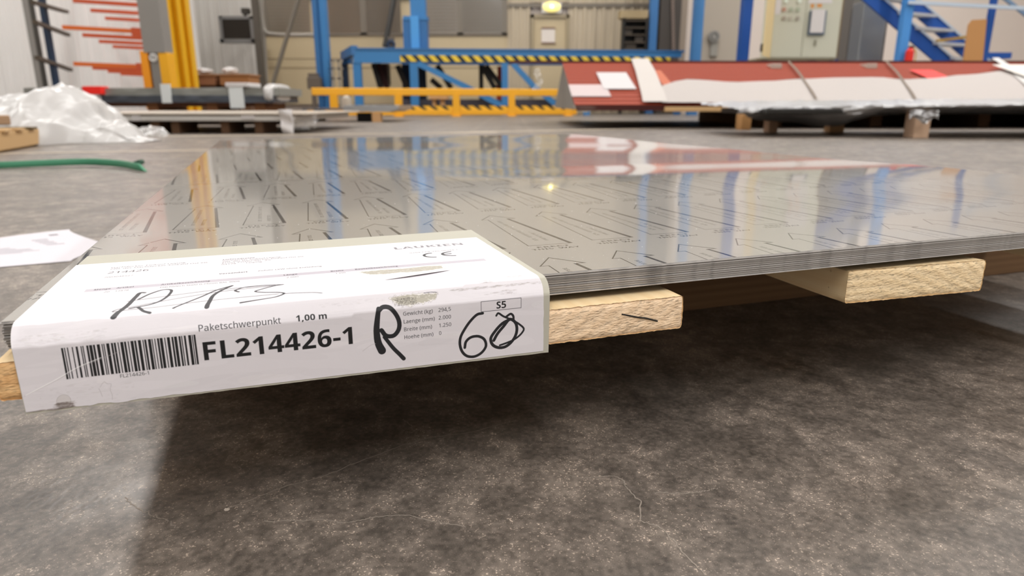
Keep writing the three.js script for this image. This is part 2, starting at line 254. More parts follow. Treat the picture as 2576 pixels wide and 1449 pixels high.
{ // dust flecks on the film
  const n = 240, m = shade(new THREE.InstancedMesh(new THREE.IcosahedronGeometry(0.00032, 0), M.white, n)), q = new THREE.Matrix4();
  for (let i = 0; i < n; i++) { const v = 0.02 + rnd() * rnd() * 0.9, u = 0.03 + rnd() * (0.4 + v * 0.7), s = 0.5 + rnd() * 1.1; if (v < 0.19 && u < 0.32) { q.makeScale(0, 0, 0); } else { q.makeScale(s, s * 0.6, s).setPosition(u, sag(u, v) + 0.0003, -v); } m.setMatrixAt(i, q); }
  m.name = 'dust_flecks'; m.position.copy(STACK); m.rotation.y = YAW; m.userData = { label: 'scattered pale dust flecks lying on the glossy printed top sheet', category: 'dust', kind: 'stuff' }; scene.add(m);
}

// ---------------------------------------------------------------- pallet
const woodTex = (a, b, s, knots) => dataTex(512, 512, (u, v) => {
  let k = 0, bend = 0; for (const [ku, kv] of knots) { const d = Math.hypot((u - ku) * 2.6, (v - kv) * 9); k = Math.max(k, sstep(0.16, 0.04, d)); bend += 0.05 * Math.exp(-d * d * 7) * Math.sign(v - kv); }
  const g = fbm(u * 3, (v + bend) * 26, 5, 0, s), f = fbm(u * 8, (v + bend) * 150, 3, 0, s + 7), st = 0.5 + 0.5 * Math.sin((v + bend + 0.05 * fbm(u * 2, v * 3, 3, 0, s + 3)) * 75);
  const t = Math.min(1, Math.max(0, 0.38 * g + 0.3 * f + 0.3 * st - 0.05)); const c = [0, 1, 2].map((i) => mix(a[i], b[i], t));
  return [mix(c[0], 84, k), mix(c[1], 46, k), mix(c[2], 22, k)];
});
const endTex = (a, b, s, dx, dy) => dataTex(512, 512, (u, v) => {
  const w = 0.05 * fbm(u * 6, v * 6, 4, 0, s), r = Math.hypot(u - dx, (v - dy) * 0.55) + w, ring = 0.5 + 0.5 * Math.sin(r * 95), n = fbm(u * 60, v * 60, 4, 0, s + 3), pit = sstep(0.60, 0.72, fbm(u * 34 + v * 14, v * 70 - u * 24, 4, 0, s + 5));
  const t = Math.min(1, 0.30 * ring + 0.5 * n + 0.05), c = [0, 1, 2].map((i) => mix(a[i], b[i], t) * (1 - 0.16 * pit)); return c;
});
const endBump = (s, dx, dy) => dataTex(512, 512, (u, v) => { const w = 0.05 * fbm(u * 6, v * 6, 4, 0, s), r = Math.hypot(u - dx, (v - dy) * 0.55) + w, q = 255 * Math.min(1, Math.max(0, 0.55 + 0.2 * Math.sin(r * 95) + 0.8 * (fbm(u * 46 + v * 16, v * 80 - u * 24, 5, 0, s + 5) - 0.5))); return [q, q, q]; }, false);
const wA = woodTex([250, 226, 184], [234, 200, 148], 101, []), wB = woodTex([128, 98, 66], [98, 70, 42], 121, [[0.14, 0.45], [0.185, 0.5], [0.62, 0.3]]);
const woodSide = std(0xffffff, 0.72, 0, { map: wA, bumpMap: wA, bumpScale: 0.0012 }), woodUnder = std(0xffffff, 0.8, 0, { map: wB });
const endMats = [[[240, 200, 146], [212, 160, 104], 133, 0.5, 6], [[252, 226, 194], [240, 206, 166], 141, -0.25, 1.9], [[252, 230, 192], [240, 210, 162], 151, 0.1, -1.6]].map((q) => std(0xffffff, 0.85, 0, { map: endTex(...q), bumpMap: endBump(q[2], q[3], q[4]), bumpScale: 0.0010 }));
function board(w, t, l, rough, s) {        // sawn board lying along -z from z = 0, its near end torn by the saw
  const g = new THREE.BoxGeometry(w, t, l, 70, 10, 90); g.clearGroups(); const p = g.attributes.position, uv = g.attributes.uv;
  // pack the segments along the board towards its near end
  for (let i = 0; i < p.count; i++) { let x = p.getX(i), y = p.getY(i), z = Math.max(0, 0.5 - p.getZ(i) / l); z = Math.pow(z, 2.4) * l; p.setXYZ(i, x, y, -z); }
  const n = g.attributes.normal, side = [], end = [], ix = g.index.array;
  for (let i = 0; i < p.count; i++) { if (Math.abs(n.getZ(i)) > 0.5) uv.setXY(i, p.getX(i) / 0.15 + 0.5, p.getY(i) / 0.075 + 0.5); else if (Math.abs(n.getY(i)) > 0.5) uv.setXY(i, p.getZ(i) / 0.5, p.getX(i) / 0.14 + 0.5); else uv.setXY(i, p.getZ(i) / 0.5, p.getY(i) / 0.14 + 0.5); }
  for (let i = 0; i < ix.length; i += 3) (Math.abs(n.getZ(ix[i])) > 0.5 ? end : side).push(ix[i], ix[i + 1], ix[i + 2]);
  g.setIndex([...side, ...end]); g.addGroup(0, side.length, 0); g.addGroup(side.length, end.length, 1);
  for (let i = 0; i < p.count; i++) {
    let x = p.getX(i), y = p.getY(i), z = p.getZ(i); const ex = w / 2 - Math.abs(x), ey = t / 2 - Math.abs(y), e = Math.min(ex, ey), near = sstep(0.03, 0, -z);
    const k = 0.0016 * sstep(0.0016, 0, e); if (ex < 0.0017 && ey < 0.0017) { x -= Math.sign(x) * 0.0006; y -= Math.sign(y) * 0.0006; }
    const j = fbm(x * 900 + s, y * 900, 3, 0, s) - 0.5;
    if (z > -0.0005) z += rough * (1.6 * j + (fbm(x * 90 + s, y * 260 + x * 120, 4, 0, s + 2) - 0.5) * 2.2) - k * near;
    if (ey < 0.0004) y += Math.sign(y) * rough * near * 0.9 * (fbm(x * 420 + s, z * 90, 3, 0, s + 4) - 0.5) * 1.6;
    if (ex < 0.0004) x += Math.sign(x) * rough * near * 0.8 * (fbm(y * 420 + s, z * 90, 3, 0, s + 6) - 0.5) * 1.6;
    p.setXYZ(i, x, y, z);
  }
  g.computeVertexNormals(); return g;
}
{
  const t = thing('pallet', 'pale wooden pallet with rough sawn deck boards under the grey sheets', 'pallet', STACK.clone().setY(0), { turn: YAW });
  const top = STACK.y - 0.0156;
  // [left, right, near end, thickness, end grain, skew of the sawn end, dip of the near end]
  const deck = [[-0.0025, 0.118, 0.0155, 0.021, 0, 0, 0.002], [0.288, 0.4088, 0.0155, 0.024, 1, 0, 0.0052], [0.577, 0.7224, 0.002, 0.0278, 2, 0.06, 0.0052], [0.885, 1.005, 0.004, 0.026, 0, 0, 0.004], [1.135, 1.248, -0.01, 0.024, 1, 0, 0.002]];
  deck.forEach(([a, b, v, T, e, skew, dip], i) => { const g = board(b - a, T, 2.0 + v, 0.0006, 13 * i + 3); warp(g, (p) => { if (p.z > -0.02) p.z += p.x * skew; p.y -= dip * sstep(-0.36, 0.02, p.z + v); }); g.translate((a + b) / 2, top - T / 2, v); part(t, 'deck_board', g, [woodSide, endMats[e]], { local: true }); });
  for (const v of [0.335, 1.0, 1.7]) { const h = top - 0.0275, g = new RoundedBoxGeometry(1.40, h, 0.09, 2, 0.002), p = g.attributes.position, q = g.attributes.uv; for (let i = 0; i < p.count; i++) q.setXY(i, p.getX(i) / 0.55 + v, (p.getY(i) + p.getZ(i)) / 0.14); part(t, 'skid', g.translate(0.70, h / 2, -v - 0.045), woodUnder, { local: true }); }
  // the split in the end of the second board
  const c = [[0.3590, -0.0290], [0.3655, -0.0308], [0.3715, -0.0325], [0.3790, -0.0342], [0.3880, -0.0372]].map(([u, y]) => V(u, STACK.y + y, 0.0157));
  part(t.children[1], 'split', new THREE.TubeGeometry(new THREE.CatmullRomCurve3(c), 30, 0.0006, 5).applyMatrix4(new THREE.Matrix4()), M.black, { local: true });
}

// ---------------------------------------------------------------- the folded packing label
const RB = 0.012, LU0 = 0.0065, LU1 = 0.3055, LV = 0.172, S_FLAT = LV + 0.005, S_ARC = RB * Math.PI / 2;
function fold(u, s, lift) {             // a point of the label: u across, s along from its back edge over the fold
  const h = 0.0008 + lift;
  if (s < S_FLAT) return V(u, h + sag(u, LV - s), -(LV - s));
  if (s < S_FLAT + S_ARC) { const a = (s - S_FLAT) / RB; return V(u, 0.0008 - RB + (RB + lift) * Math.cos(a), 0.005 + (RB + lift) * Math.sin(a)); }
  return V(u, 0.0008 - RB - (s - S_FLAT - S_ARC), 0.005 + RB + lift);
}
function folded(u0, u1, s0, s1, lift, nu, ns, th = 0.0005) {   // closed thin shell following the fold; s0/s1 may depend on u
  const pos = [], uv = [], idx = [], f = (q, u) => typeof q === 'function' ? q(u) : q;
  for (const side of [0, 1]) for (let j = 0; j <= ns; j++) for (let i = 0; i <= nu; i++) {
    const a = i / nu, s = mix(f(s0, a), f(s1, a), j / ns), u = mix(f(u0, j / ns), f(u1, j / ns), a), p = fold(u, s, lift - side * th); pos.push(p.x, p.y, p.z); uv.push(u / 0.31, 1 - s / 0.24);
  }
  const N = (nu + 1) * (ns + 1), k = (i, j) => j * (nu + 1) + i;
  for (let j = 0; j < ns; j++) for (let i = 0; i < nu; i++) { const a = k(i, j), b = k(i + 1, j), c = k(i, j + 1), d = k(i + 1, j + 1); idx.push(a, c, b, b, c, d, a + N, b + N, c + N, b + N, d + N, c + N); }
  const rim = []; for (let i = 0; i < nu; i++) rim.push([k(i, 0), k(i + 1, 0)]); for (let j = 0; j < ns; j++) rim.push([k(nu, j), k(nu, j + 1)]); for (let i = nu; i > 0; i--) rim.push([k(i, ns), k(i - 1, ns)]); for (let j = ns; j > 0; j--) rim.push([k(0, j), k(0, j - 1)]);
  for (const [a, b] of rim) idx.push(a, b, a + N, b, b + N, a + N);
  const g = new THREE.BufferGeometry(); g.setAttribute('position', new THREE.Float32BufferAttribute(pos, 3)); g.setAttribute('uv', new THREE.Float32BufferAttribute(uv, 2)); g.setIndex(idx); g.computeVertexNormals(); return toCreasedNormals(g, 0.7);
}
// drawing on the label in millimetres: u to the right, s downwards
const onLabel = (x, W, H) => { const k = W / 310; x.setTransform(k, 0, 0, H / 240, 0, 0); };
function stroke(x, a, w, color = '#17181b', w1 = w) {
  const p = []; for (let i = 0; i < a.length; i += 2) p.push(V(a[i], a[i + 1], 0));
  const n = p.length * 14, c = p.length > 2 ? new THREE.CatmullRomCurve3(p, false, 'centripetal').getPoints(n) : p; x.fillStyle = x.strokeStyle = color; x.lineCap = 'round';
  for (let i = 0; i + 1 < c.length; i++) { x.lineWidth = mix(w, w1, i / c.length); x.beginPath(); x.moveTo(c[i].x, c[i].y); x.lineTo(c[i + 1].x, c[i + 1].y); x.stroke(); }
}
function write(x, s, u, v, cap, width, bold, color) {   // text with its baseline at (u, v), `cap` mm tall, `width` mm long
  x.save(); x.translate(u, v); x.font = (bold ? 'bold ' : '') + '100px sans-serif'; x.fillStyle = color; const m = x.measureText(s).width, k = cap / 72; x.scale(width ? width / m : k, k); x.fillText(s, 0, 0); x.restore();
}
function code128(s) {
  const P = '212222 222122 222221 121223 121322 131222 122213 122312 132212 221213 221312 231212 112232 122132 122231 113222 123122 123221 223211 221132 221231 213212 223112 312131 311222 321122 321221 312212 322112 322211 212123 212321 232121 111323 131123 131321 112313 132113 132311 211313 231113 231311 112133 112331 132131'.split(' ');
  const v = [...s].map((c) => c.charCodeAt(0) - 32), sum = v.reduce((a, q, i) => a + q * (i + 1), 104) % 103; return ['211214', ...v.map((q) => P[q]), P[sum], '2331112'].join('');
}
const TEAR1 = [188.9, 128, 194.6, 139.8, 208.2, 141.9, 214, 140, 227.2, 143.1, 240.9, 140.8, 248.5, 137.6, 249.9, 129, 237.6, 126.1, 217.1, 127.9, 197.7, 126.8];
const TEAR2 = [201.1, 187.2, 205.4, 185.7, 213.7, 185.2, 224.3, 185.7, 230.6, 186.0, 230.4, 186.7, 229.6, 190.1, 222.2, 191.8, 214.4, 192.8, 208.5, 192.8, 204.7, 190.7];
const TEAR3 = [246.5, 139.8, 257.7, 128.6, 267.6, 130.6, 269.8, 137.6, 258.2, 139.5];
function blob(x, a, amp, sd) {
  const n = a.length / 2; x.beginPath();
  for (let i = 0; i < n; i++) for (let k = 0; k < 10; k++) { const t = k / 10, j = (i + 1) % n, u = mix(a[2 * i], a[2 * j], t) + amp * (vnoise(i * 10 + k, sd) - 0.5), s = mix(a[2 * i + 1], a[2 * j + 1], t) + amp * (vnoise(i * 10 + k, sd + 9) - 0.5); i + k ? x.lineTo(u, s) : x.moveTo(u, s); }
  x.closePath();
}
const labelTex = canvasTex(2048, 1584, (x, W, H) => {
  onLabel(x, W, H); x.fillStyle = 'rgb(226,222,227)'; x.fillRect(0, 0, 310, 240);
  for (let k = 0; k < 300; k++) { x.fillStyle = rnd() < 0.5 ? 'rgba(255,255,255,0.10)' : 'rgba(120,110,115,0.022)'; x.beginPath(); x.ellipse(rnd() * 310, rnd() * 240, 4 + rnd() * 22, 0.6 + rnd() * 3, (rnd() - 0.5) * 0.4, 0, 7); x.fill(); }
  // upper face: delivery note
  const g1 = '#4c494e', g2 = '#2c2a30', K = '#0c0d10';
  x.fillStyle = 'rgba(160,152,164,0.5)'; x.fillRect(28, 118, 254, 7);
  write(x, 'Dachdecker-Einkauf Leipzig', 30.6, 60.5, 3.0, 47, 0, g1); write(x, 'ZNL der Dachdecker-Einkauf Ost eG', 30.9, 65.2, 3.0, 61.5, 0, g1);
  write(x, '214426', 31.5, 77.6, 5.6, 25, 0, g2); write(x, '7003048527', 31.8, 89.5, 2.5, 17, 0, g1);
  write(x, 'Lieferadresse', 102, 59.2, 2.6, 22, 1, '#444147'); ['Dachdecker-Einkauf Leipzig', 'ZNL der Dachdecker-Einkauf Ost eG', 'Ernst-Pistor-Str. 25', '04178       Leipzig'].forEach((s, i) => write(x, s, 102, 63.4 + i * 4.0, 2.5, [40, 56, 33, 27][i], 0, g1));
  write(x, 'Versandart', 102, 104.5, 2.9, 18, 1, g2); write(x, 'Zufuhr LKW ohne Entladung', 126.3, 104.2, 2.7, 42, 0, '#444147');
  write(x, 'Menge', 32.6, 122.2, 2.9, 9.3, 1, '#36343a'); write(x, 'Artikel', 44.8, 122, 2.9, 9.5, 1, '#36343a'); write(x, '20', 39.3, 130, 2.8, 3.2, 0, g1); write(x, '12878', 45.2, 129.8, 2.8, 7.6, 0, g1);
  write(x, 'Artikelbezeichnung', 69.4, 122.2, 2.9, 28.4, 1, '#36343a'); write(x, 'Flachblech Stahl 0,75mm RAL 9006', 69.7, 129.6, 2.7, 46, 0, '#444147');
  write(x, 'Länge', 142.3, 122.4, 2.9, 9, 1, '#36343a'); write(x, '2.000', 144, 129.7, 2.7, 7.6, 0, g1); write(x, 'Breite', 172.6, 122, 2.9, 8.8, 1, '#36343a'); write(x, '1.250', 175.1, 129, 2.7, 6.8, 0, g1);
  write(x, 'Bauteilbezeichnung', 188.8, 122, 2.9, 29.5, 1, '#36343a');
  write(x, 'LAUKIEN', 225.4, 64.2, 7.6, 57.5, 1, '#6c686e'); for (const s of [57.9, 60.2, 62.4]) { x.fillStyle = 'rgba(228,224,229,0.8)'; x.fillRect(225, s, 58, 0.5); }
  write(x, '0769-CPR-VAS-00344-1', 234.6, 82.4, 2.5, 38, 0, '#56535a');
  x.strokeStyle = '#2b2a2d'; x.lineWidth = 2.0; x.lineCap = 'butt';
  x.beginPath(); x.ellipse(250.6, 94, 7.6, 7.4, 0, Math.PI * 0.5, Math.PI * 1.5); x.stroke(); x.beginPath(); x.ellipse(265.6, 94, 8.6, 7.4, 0, Math.PI * 0.5, Math.PI * 1.5); x.stroke(); x.beginPath(); x.moveTo(257, 94); x.lineTo(264, 94); x.stroke();
  // marker pen on the upper face
  const P = '#26262b';
  stroke(x, [62.8, 138.4, 60.7, 137.6, 59.4, 146.7, 57.8, 165.9, 55.1, 179.1, 53.9, 182.5], 2.1, P, 3.0); stroke(x, [61.7, 153.1, 66.6, 141.7, 72.6, 134.8, 76.6, 136.3, 77.2, 147.4, 74.0, 161.1, 69.3, 167.4, 64.2, 169.9, 60.3, 172, 63.5, 170.5, 68.0, 179.0, 71.3, 181.4], 1.5, P, 1.9);
  stroke(x, [82.8, 178.7, 87.6, 171.3, 95.4, 159.6, 103.6, 145.9, 111.6, 138.4], 1.4, P); stroke(x, [111.6, 138.4, 106.1, 147.8, 102.1, 158.1, 100.7, 172.5, 99.9, 181.1], 1.7, P, 2.6);
  stroke(x, [115.8, 155.3, 113.8, 151.5, 117.9, 145.9, 127.5, 144.1, 136.8, 145.3, 141.5, 146.1], 1.6, P, 0.9); stroke(x, [141.5, 146.1, 136.9, 147.6, 129.1, 153.2, 125.3, 157.6, 130.2, 161.6, 138.3, 164.5, 141.5, 167.9, 137.0, 174.1, 130.1, 176.6, 117.6, 179.4], 1.2, P, 1.5);
  stroke(x, [141.5, 168.6, 149.1, 169.5, 159.9, 172.7, 162.8, 174.8], 0.9, P);
  for (const q of [[56.6, 155.8, 78.9, 150.5, 103.6, 145.9, 136.8, 146.3], [60.0, 169.2, 77.8, 160.7, 106.2, 150.9, 136.8, 147.4], [60.0, 169.2, 56.8, 169.8, 53.9, 172.1, 52.5, 175.7, 58.8, 174.6, 73.1, 173.9, 98.4, 169.8, 138.2, 168.1]]) stroke(x, q, 0.75, P);
  // front face
  let u = 29.4; const bc = code128('FL214426-1'), mod = (93.2 - 29.4) / 145; x.fillStyle = K; [...bc].forEach((c, i) => { const w = +c * mod; if (i % 2 === 0) x.fillRect(u, 196.9, w, 17.4); u += w; });
  write(x, 'FL214426-1', 53.8, 216.9, 1.9, 14.7, 0, '#3c3c40'); write(x, 'FL214426-1', 94.8, 212.6, 10.7, 85.3, 1, K);
  write(x, 'Paketschwerpunkt', 94.8, 195.4, 3.5, 43.6, 0, '#2c2c30'); write(x, '1,00 m', 146.4, 195.3, 3.5, 17.8, 1, K);
  [['Gewicht (kg)', '294,5'], ['Laenge (mm)', '2.000'], ['Breite (mm)', '1.250'], ['Hoehe (mm)', '0']].forEach(([a, b], i) => { write(x, a, 208.3, 198.3 + i * 5.0, 2.3, [18.6, 19.7, 17.8, 18.5][i], 0, '#2c2c30'); write(x, b, 230.2, 198.2 + i * 5.0, 2.3, [8.2, 8.1, 8.2, 1.7][i], 0, '#2c2c30'); });
  x.strokeStyle = '#3a3a3e'; x.lineWidth = 0.28; x.strokeRect(257.9, 194.4, 26.9, 6.6); write(x, 'S5', 267.8, 200, 4.6, 7, 1, K);
  const B = '#1a1b1f';
  stroke(x, [193.9, 192.6, 192.8, 198.9, 192.0, 206.4, 192.7, 214.2, 194.6, 219.1], 2.6, B, 4.8); stroke(x, [193.8, 193.9, 196.5, 191.9, 200.4, 192.5, 204.1, 197.0, 205.9, 202.6, 205.1, 207.1, 202.0, 210.3, 197.6, 209.8, 194.9, 206.0], 2.6, B); stroke(x, [196.5, 210.5, 201.6, 218.4, 205.2, 222.8, 207.6, 225.9], 2.2, B, 2.5);
  stroke(x, [258.9, 202.0, 255.4, 202.4, 251.0, 206.0, 247.0, 211.1, 244.1, 216.4, 243.6, 221.2, 245.1, 226.3, 248.2, 229.5, 253.0, 230.4, 257.9, 228.3, 260.8, 224.1, 259.6, 219.5, 255.6, 217.0, 250.8, 217.2, 247.6, 219.7, 246.7, 223.6], 1.7, B);
  stroke(x, [277.2, 208.0, 271.9, 210.3, 267.0, 215.0, 264.1, 219.6, 265.3, 223.9, 269.4, 226.4, 274.3, 226.2, 279.3, 222.3, 281.8, 216.7, 281.0, 210.9, 277.2, 208.0, 272.7, 212.4, 268.6, 216.9, 266.1, 221.1], 1.9, B); stroke(x, [267.9, 204.6, 269.1, 203.1, 272.7, 205.5, 278.5, 208.6, 283.5, 212.0, 286.7, 215.6, 285.2, 218.4, 281.0, 221.6, 276.0, 223.5, 270.2, 224.9], 1.2, B); stroke(x, [274.4, 206.1, 277.7, 204.4, 279.3, 205.8, 279.7, 209.1], 1.4, B);
  // torn places, dirt and creases
  for (const [a, sd] of [[TEAR1, 3], [TEAR2, 5], [TEAR3, 7]]) { blob(x, a, 1.8, sd); x.fillStyle = 'rgb(228,224,222)'; x.fill(); x.lineWidth = 0.25; x.strokeStyle = 'rgba(110,104,106,0.28)'; x.stroke(); }
  for (const [a, sd, k] of [[TEAR1, 13, 0.93], [TEAR2, 15, 0.96]]) { x.save(); let cu = 0, cs = 0; for (let i = 0; i < a.length; i += 2) { cu += a[i] / (a.length / 2); cs += a[i + 1] / (a.length / 2); } x.translate(cu, cs); x.scale(k, k * 0.82); x.translate(-cu, -cs); blob(x, a, 1.6, sd); x.fillStyle = 'rgb(182,177,164)'; x.fill(); x.clip(); for (let i = 0; i < 260; i++) { x.fillStyle = rnd() < 0.62 ? 'rgba(250,247,242,0.5)' : 'rgba(120,110,96,0.22)'; x.fillRect(a[0] + rnd() * 62, a[1] - 6 + rnd() * 22, 0.3 + rnd() * 1.6, 0.2 + rnd() * 0.6); } x.restore(); }
  for (let i = 0; i < 420; i++) { x.fillStyle = 'rgba(52,48,46,' + (0.10 + rnd() * 0.3) + ')'; const t = rnd(); x.fillRect(203 + t * 12 + rnd() * 3, 187.3 + rnd() * 4.6, 0.12 + rnd() * 0.6, 0.1 + rnd() * 0.4); }
  stroke(x, [222.5, 185.4, 227, 185.2, 230.5, 185.8], 0.35, '#56545a');
  const dirt = (u0, u1, s0, s1, n, al) => { for (let i = 0; i < n; i++) { x.fillStyle = 'rgba(96,84,78,' + al * rnd() + ')'; x.beginPath(); x.ellipse(u0 + rnd() * (u1 - u0), s0 + rnd() * (s1 - s0), 0.2 + rnd() * 2.2, 0.1 + rnd() * 0.4, 0, 0, 7); x.fill(); } };
  dirt(240, 300, 184.6, 186.2, 240, 0.13); dirt(262, 282, 188.6, 191.5, 60, 0.12); dirt(12, 50, 189, 194, 120, 0.07); dirt(258, 268, 178.5, 182, 60, 0.10); dirt(280, 290, 174, 178, 60, 0.10); dirt(15, 60, 217, 232, 160, 0.05); dirt(160, 230, 186, 188.5, 120, 0.05);
  x.strokeStyle = 'rgba(150,143,147,0.6)'; x.lineWidth = 0.25; stroke(x, [9, 221.2, 23.9, 214.7, 34.8, 209.2, 47, 204.9, 56, 201.9], 0.22, 'rgba(196,190,192,0.75)'); stroke(x, [10, 220.6, 23.9, 214.1, 34.8, 208.6, 46.8, 204.3], 0.3, 'rgba(255,255,255,0.9)');
  for (const q of [[43.8, 221, 46.2, 218.2, 47.5, 219.5, 49.2, 219.8, 48.4, 223, 48.9, 226, 48.6, 229], [43.2, 221.5, 43.8, 224, 44.2, 226.5], [38.5, 231.4, 42, 230.3, 46, 230.6, 48.6, 231]]) stroke(x, q, 0.16, 'rgba(140,134,138,0.35)');
  x.fillStyle = 'rgba(200,195,190,0.5)'; x.beginPath(); x.ellipse(26.2, 226.6, 3.3, 4.0, 0.2, 0, 7); x.fill(); x.strokeStyle = 'rgba(120,112,108,0.35)'; x.lineWidth = 0.18; x.stroke(); dirt(22.5, 30, 227, 232, 200, 0.3); dirt(8, 24, 229.8, 231.6, 120, 0.25);
  stroke(x, [183, 218, 188, 214.8, 191, 214], 0.25, 'rgba(200,194,197,0.8)'); stroke(x, [209, 137, 211.5, 120, 217, 104, 226, 92, 228, 70], 0.22, 'rgba(206,198,200,0.75)');
}, { clamp: true });
const labelBump = dataTex(512, 512, (u, v) => { const q = 128 + 50 * (fbm(u * 12, v * 9, 4, 0, 5) - 0.5) + 34 * (fbm(u * 150, v * 150, 3, 0, 8) - 0.5); return [q, q, q]; }, false);
{
  const t = place('packing_label', 'white folded shipping label with barcode hanging over the near edge of the sheets', 'label', 0);
  part(t, 'card', folded((q) => mix(0.0062, 0.0082, q), (q) => mix(0.3068, 0.3045, q), (a) => mix(0.0098, 0.0005, a), (a) => mix(0.2312, 0.2342, a) + 0.0004 * (fbm(a * 60, 2, 3) - 0.5), 0, 60, 90, 0.0006), std(0xbcb9ab, 0.7), { local: true, label: 'cream card backing' });
  part(t, 'paper', folded((q) => mix(0.0060, 0.0086, q), (q) => 0.3005 + 0.0006 * (fbm(q * 30, 7, 3) - 0.5), (a) => mix(0.0415, 0.0372, a), (a) => mix(0.2308, 0.2332, a) + 0.0016 * (fbm(a * 70, 4, 4) - 0.5) * sstep(0.5, 0.1, a) - 0.0006, 0.00035, 150, 120, 0.0003), new THREE.MeshStandardMaterial({ map: labelTex, roughness: 0.55, bumpMap: labelBump, bumpScale: 0.00025 }), { local: true, label: 'white printed sheet with barcode and pen marks' });
  // strip of paper peeled up at the tear
  const pos = [], idx = [], n = 24; for (let i = 0; i <= n; i++) { const a = i / n, u = mix(0.204, 0.2505, a), s = mix(0.1565, 0.1445, a * a), w = 0.0062 * Math.sin(Math.PI * Math.min(1, a * 0.95 + 0.05)); for (const k of [0, 0.5, 1]) { const p = fold(u, s - w * (1 - k), 0.0005 + 0.0009 * k * Math.sin(Math.PI * a)); pos.push(p.x, p.y, p.z); } if (i < n) for (const k of [0, 1]) { const b = i * 3 + k; idx.push(b, b + 3, b + 1, b + 1, b + 3, b + 4); } }
  const g = new THREE.BufferGeometry(); g.setAttribute('position', new THREE.Float32BufferAttribute(pos, 3)); g.setAttribute('uv', new THREE.Float32BufferAttribute(new Float32Array(pos.length / 3 * 2), 2)); g.setIndex(idx); g.computeVertexNormals();
  part(t.children[1], 'torn_flap', g, std(0xdcd7da, 0.6, 0, { side: THREE.DoubleSide }), { local: true });
}
// small chip of paper on the floor
{ const c = onFloor(571, 1284); const s = new THREE.Shape(); [[-3, -1], [-1, -2.6], [2.5, -2], [3.4, 1], [1, 0.6], [1.6, 3], [-0.6, 1.4], [-2.4, 2]].forEach((p, i) => i ? s.lineTo(p[0] * 0.0006, p[1] * 0.0006) : s.moveTo(p[0] * 0.0006, p[1] * 0.0006)); solo('paper_scrap', 'tiny pale torn scrap of paper on the grey concrete in front of the sheets', 'paper scrap', new THREE.ExtrudeGeometry(s, { depth: 0.0005, bevelEnabled: false }).rotateX(-Math.PI / 2 + 0.12).translate(c.x, 0.0006, c.z), M.foam); }
// sheet of paper on the floor at the left
{
  const A = onFloor(-330, 702), B = onFloor(203, 656), C = onFloor(243, 614), D = onFloor(165, 590), E = onFloor(-220, 640), nu = 26, nv = 16, pos = [], uv = [], idx = [], out = [[B, A], [C, C.clone().lerp(A, 0.8)], [D, E]];
  const t = B.clone().sub(A), side = D.clone().sub(t.clone().multiplyScalar(D.clone().sub(A).dot(t) / t.lengthSq())).sub(A);
  const tl = t.length(), tn = t.clone().normalize(), sn = side.clone().normalize(), PW = 0.42, PH = 0.262, corner = B.clone().addScaledVector(tn, 0.035);
  for (let j = 0; j <= nv; j++) for (let i = 0; i <= nu; i++) { const a = i / nu, b = j / nv, cut = 0.05 * (1 - sstep(0, 0.45, b)) + 0.075 * sstep(0.45, 1, b), p = corner.clone().addScaledVector(tn, -a * (PW - cut) - cut).addScaledVector(sn, b * PH); p.y = 0.0012 + 0.012 * sstep(0.5, 1, b) * sstep(0.7, 0.1, a) * (1.1 - 0.5 * a) + 0.004 * (fbm(a * 3, b * 3, 2, 0, 91)) * b; pos.push(p.x, p.y, p.z); uv.push(1 - a, b); }
  for (let j = 0; j < nv; j++) for (let i = 0; i < nu; i++) { const k = j * (nu + 1) + i; idx.push(k, k + nu + 1, k + 1, k + 1, k + nu + 1, k + nu + 2); }
  const g = new THREE.BufferGeometry(); g.setAttribute('position', new THREE.Float32BufferAttribute(pos, 3)); g.setAttribute('uv', new THREE.Float32BufferAttribute(uv, 2)); g.setIndex(idx); g.computeVertexNormals();
  const tex = canvasTex(1024, 720, (x, W, H) => { x.fillStyle = '#dcd8de'; x.fillRect(0, 0, W, H); x.fillStyle = 'rgba(80,74,88,0.65)'; for (const [x0, y0, w, n] of [[560, 250, 190, 6], [790, 150, 120, 5], [540, 520, 120, 5]]) for (let i = 0; i < n; i++) x.fillRect(x0 + i * 4, y0 + i * 26, w * (0.5 + 0.5 * hash(i, x0)), 9); x.fillStyle = 'rgba(90,84,92,0.6)'; x.fillRect(900, 80, 44, 26); }, { clamp: true });
  solo('paper_sheet', 'white printed sheet of paper lying on the floor left of the sheet stack', 'paper', g, std(0xffffff, 0.7, 0, { map: tex, side: THREE.DoubleSide }));
}

// ---------------------------------------------------------------- left side of the hall
{ // double sided dark cantilever rack before the white ribbed wall
  const t = thing('cantilever_rack', 'dark blue cantilever rack with brown arms by the white ribbed wall', 'rack', at(126, 262, 15.2).setY(0));
  const c = at(126, 120, 15.2); part(t, 'wall_post', standAt(72, -420, 92, 16.6, 0.1, 100), std(0x8a8782, 0.5)); part(t, 'column', boxGeo(c.x - 0.055, c.x + 0.055, 0, 5.4, c.z - 0.05, c.z + 0.05), M.blueDark);
  const d = at(98, 120, 15.9); part(t, 'rear_column', boxGeo(d.x - 0.04, d.x + 0.04, 0, 5.4, d.z - 0.03, d.z + 0.03), M.steelDark);
  part(t, 'foot', boxGeo(c.x - 0.1, c.x + 0.1, 0, 0.12, c.z - 0.9, c.z + 0.7), M.blueDark);
  const am = std(0x4d4234, 0.6);
  for (const [y0, y1] of [[6, 30], [55, 88], [145, 176], [-52, -22], [-110, -78]]) { part(t, 'arm', bar(at(75 + (y0 + 110) * 0.07, y0, 14.1), at(158 + (y1 + 110) * 0.07, y1, 16.5), 0.09, 0.07), am); }
}
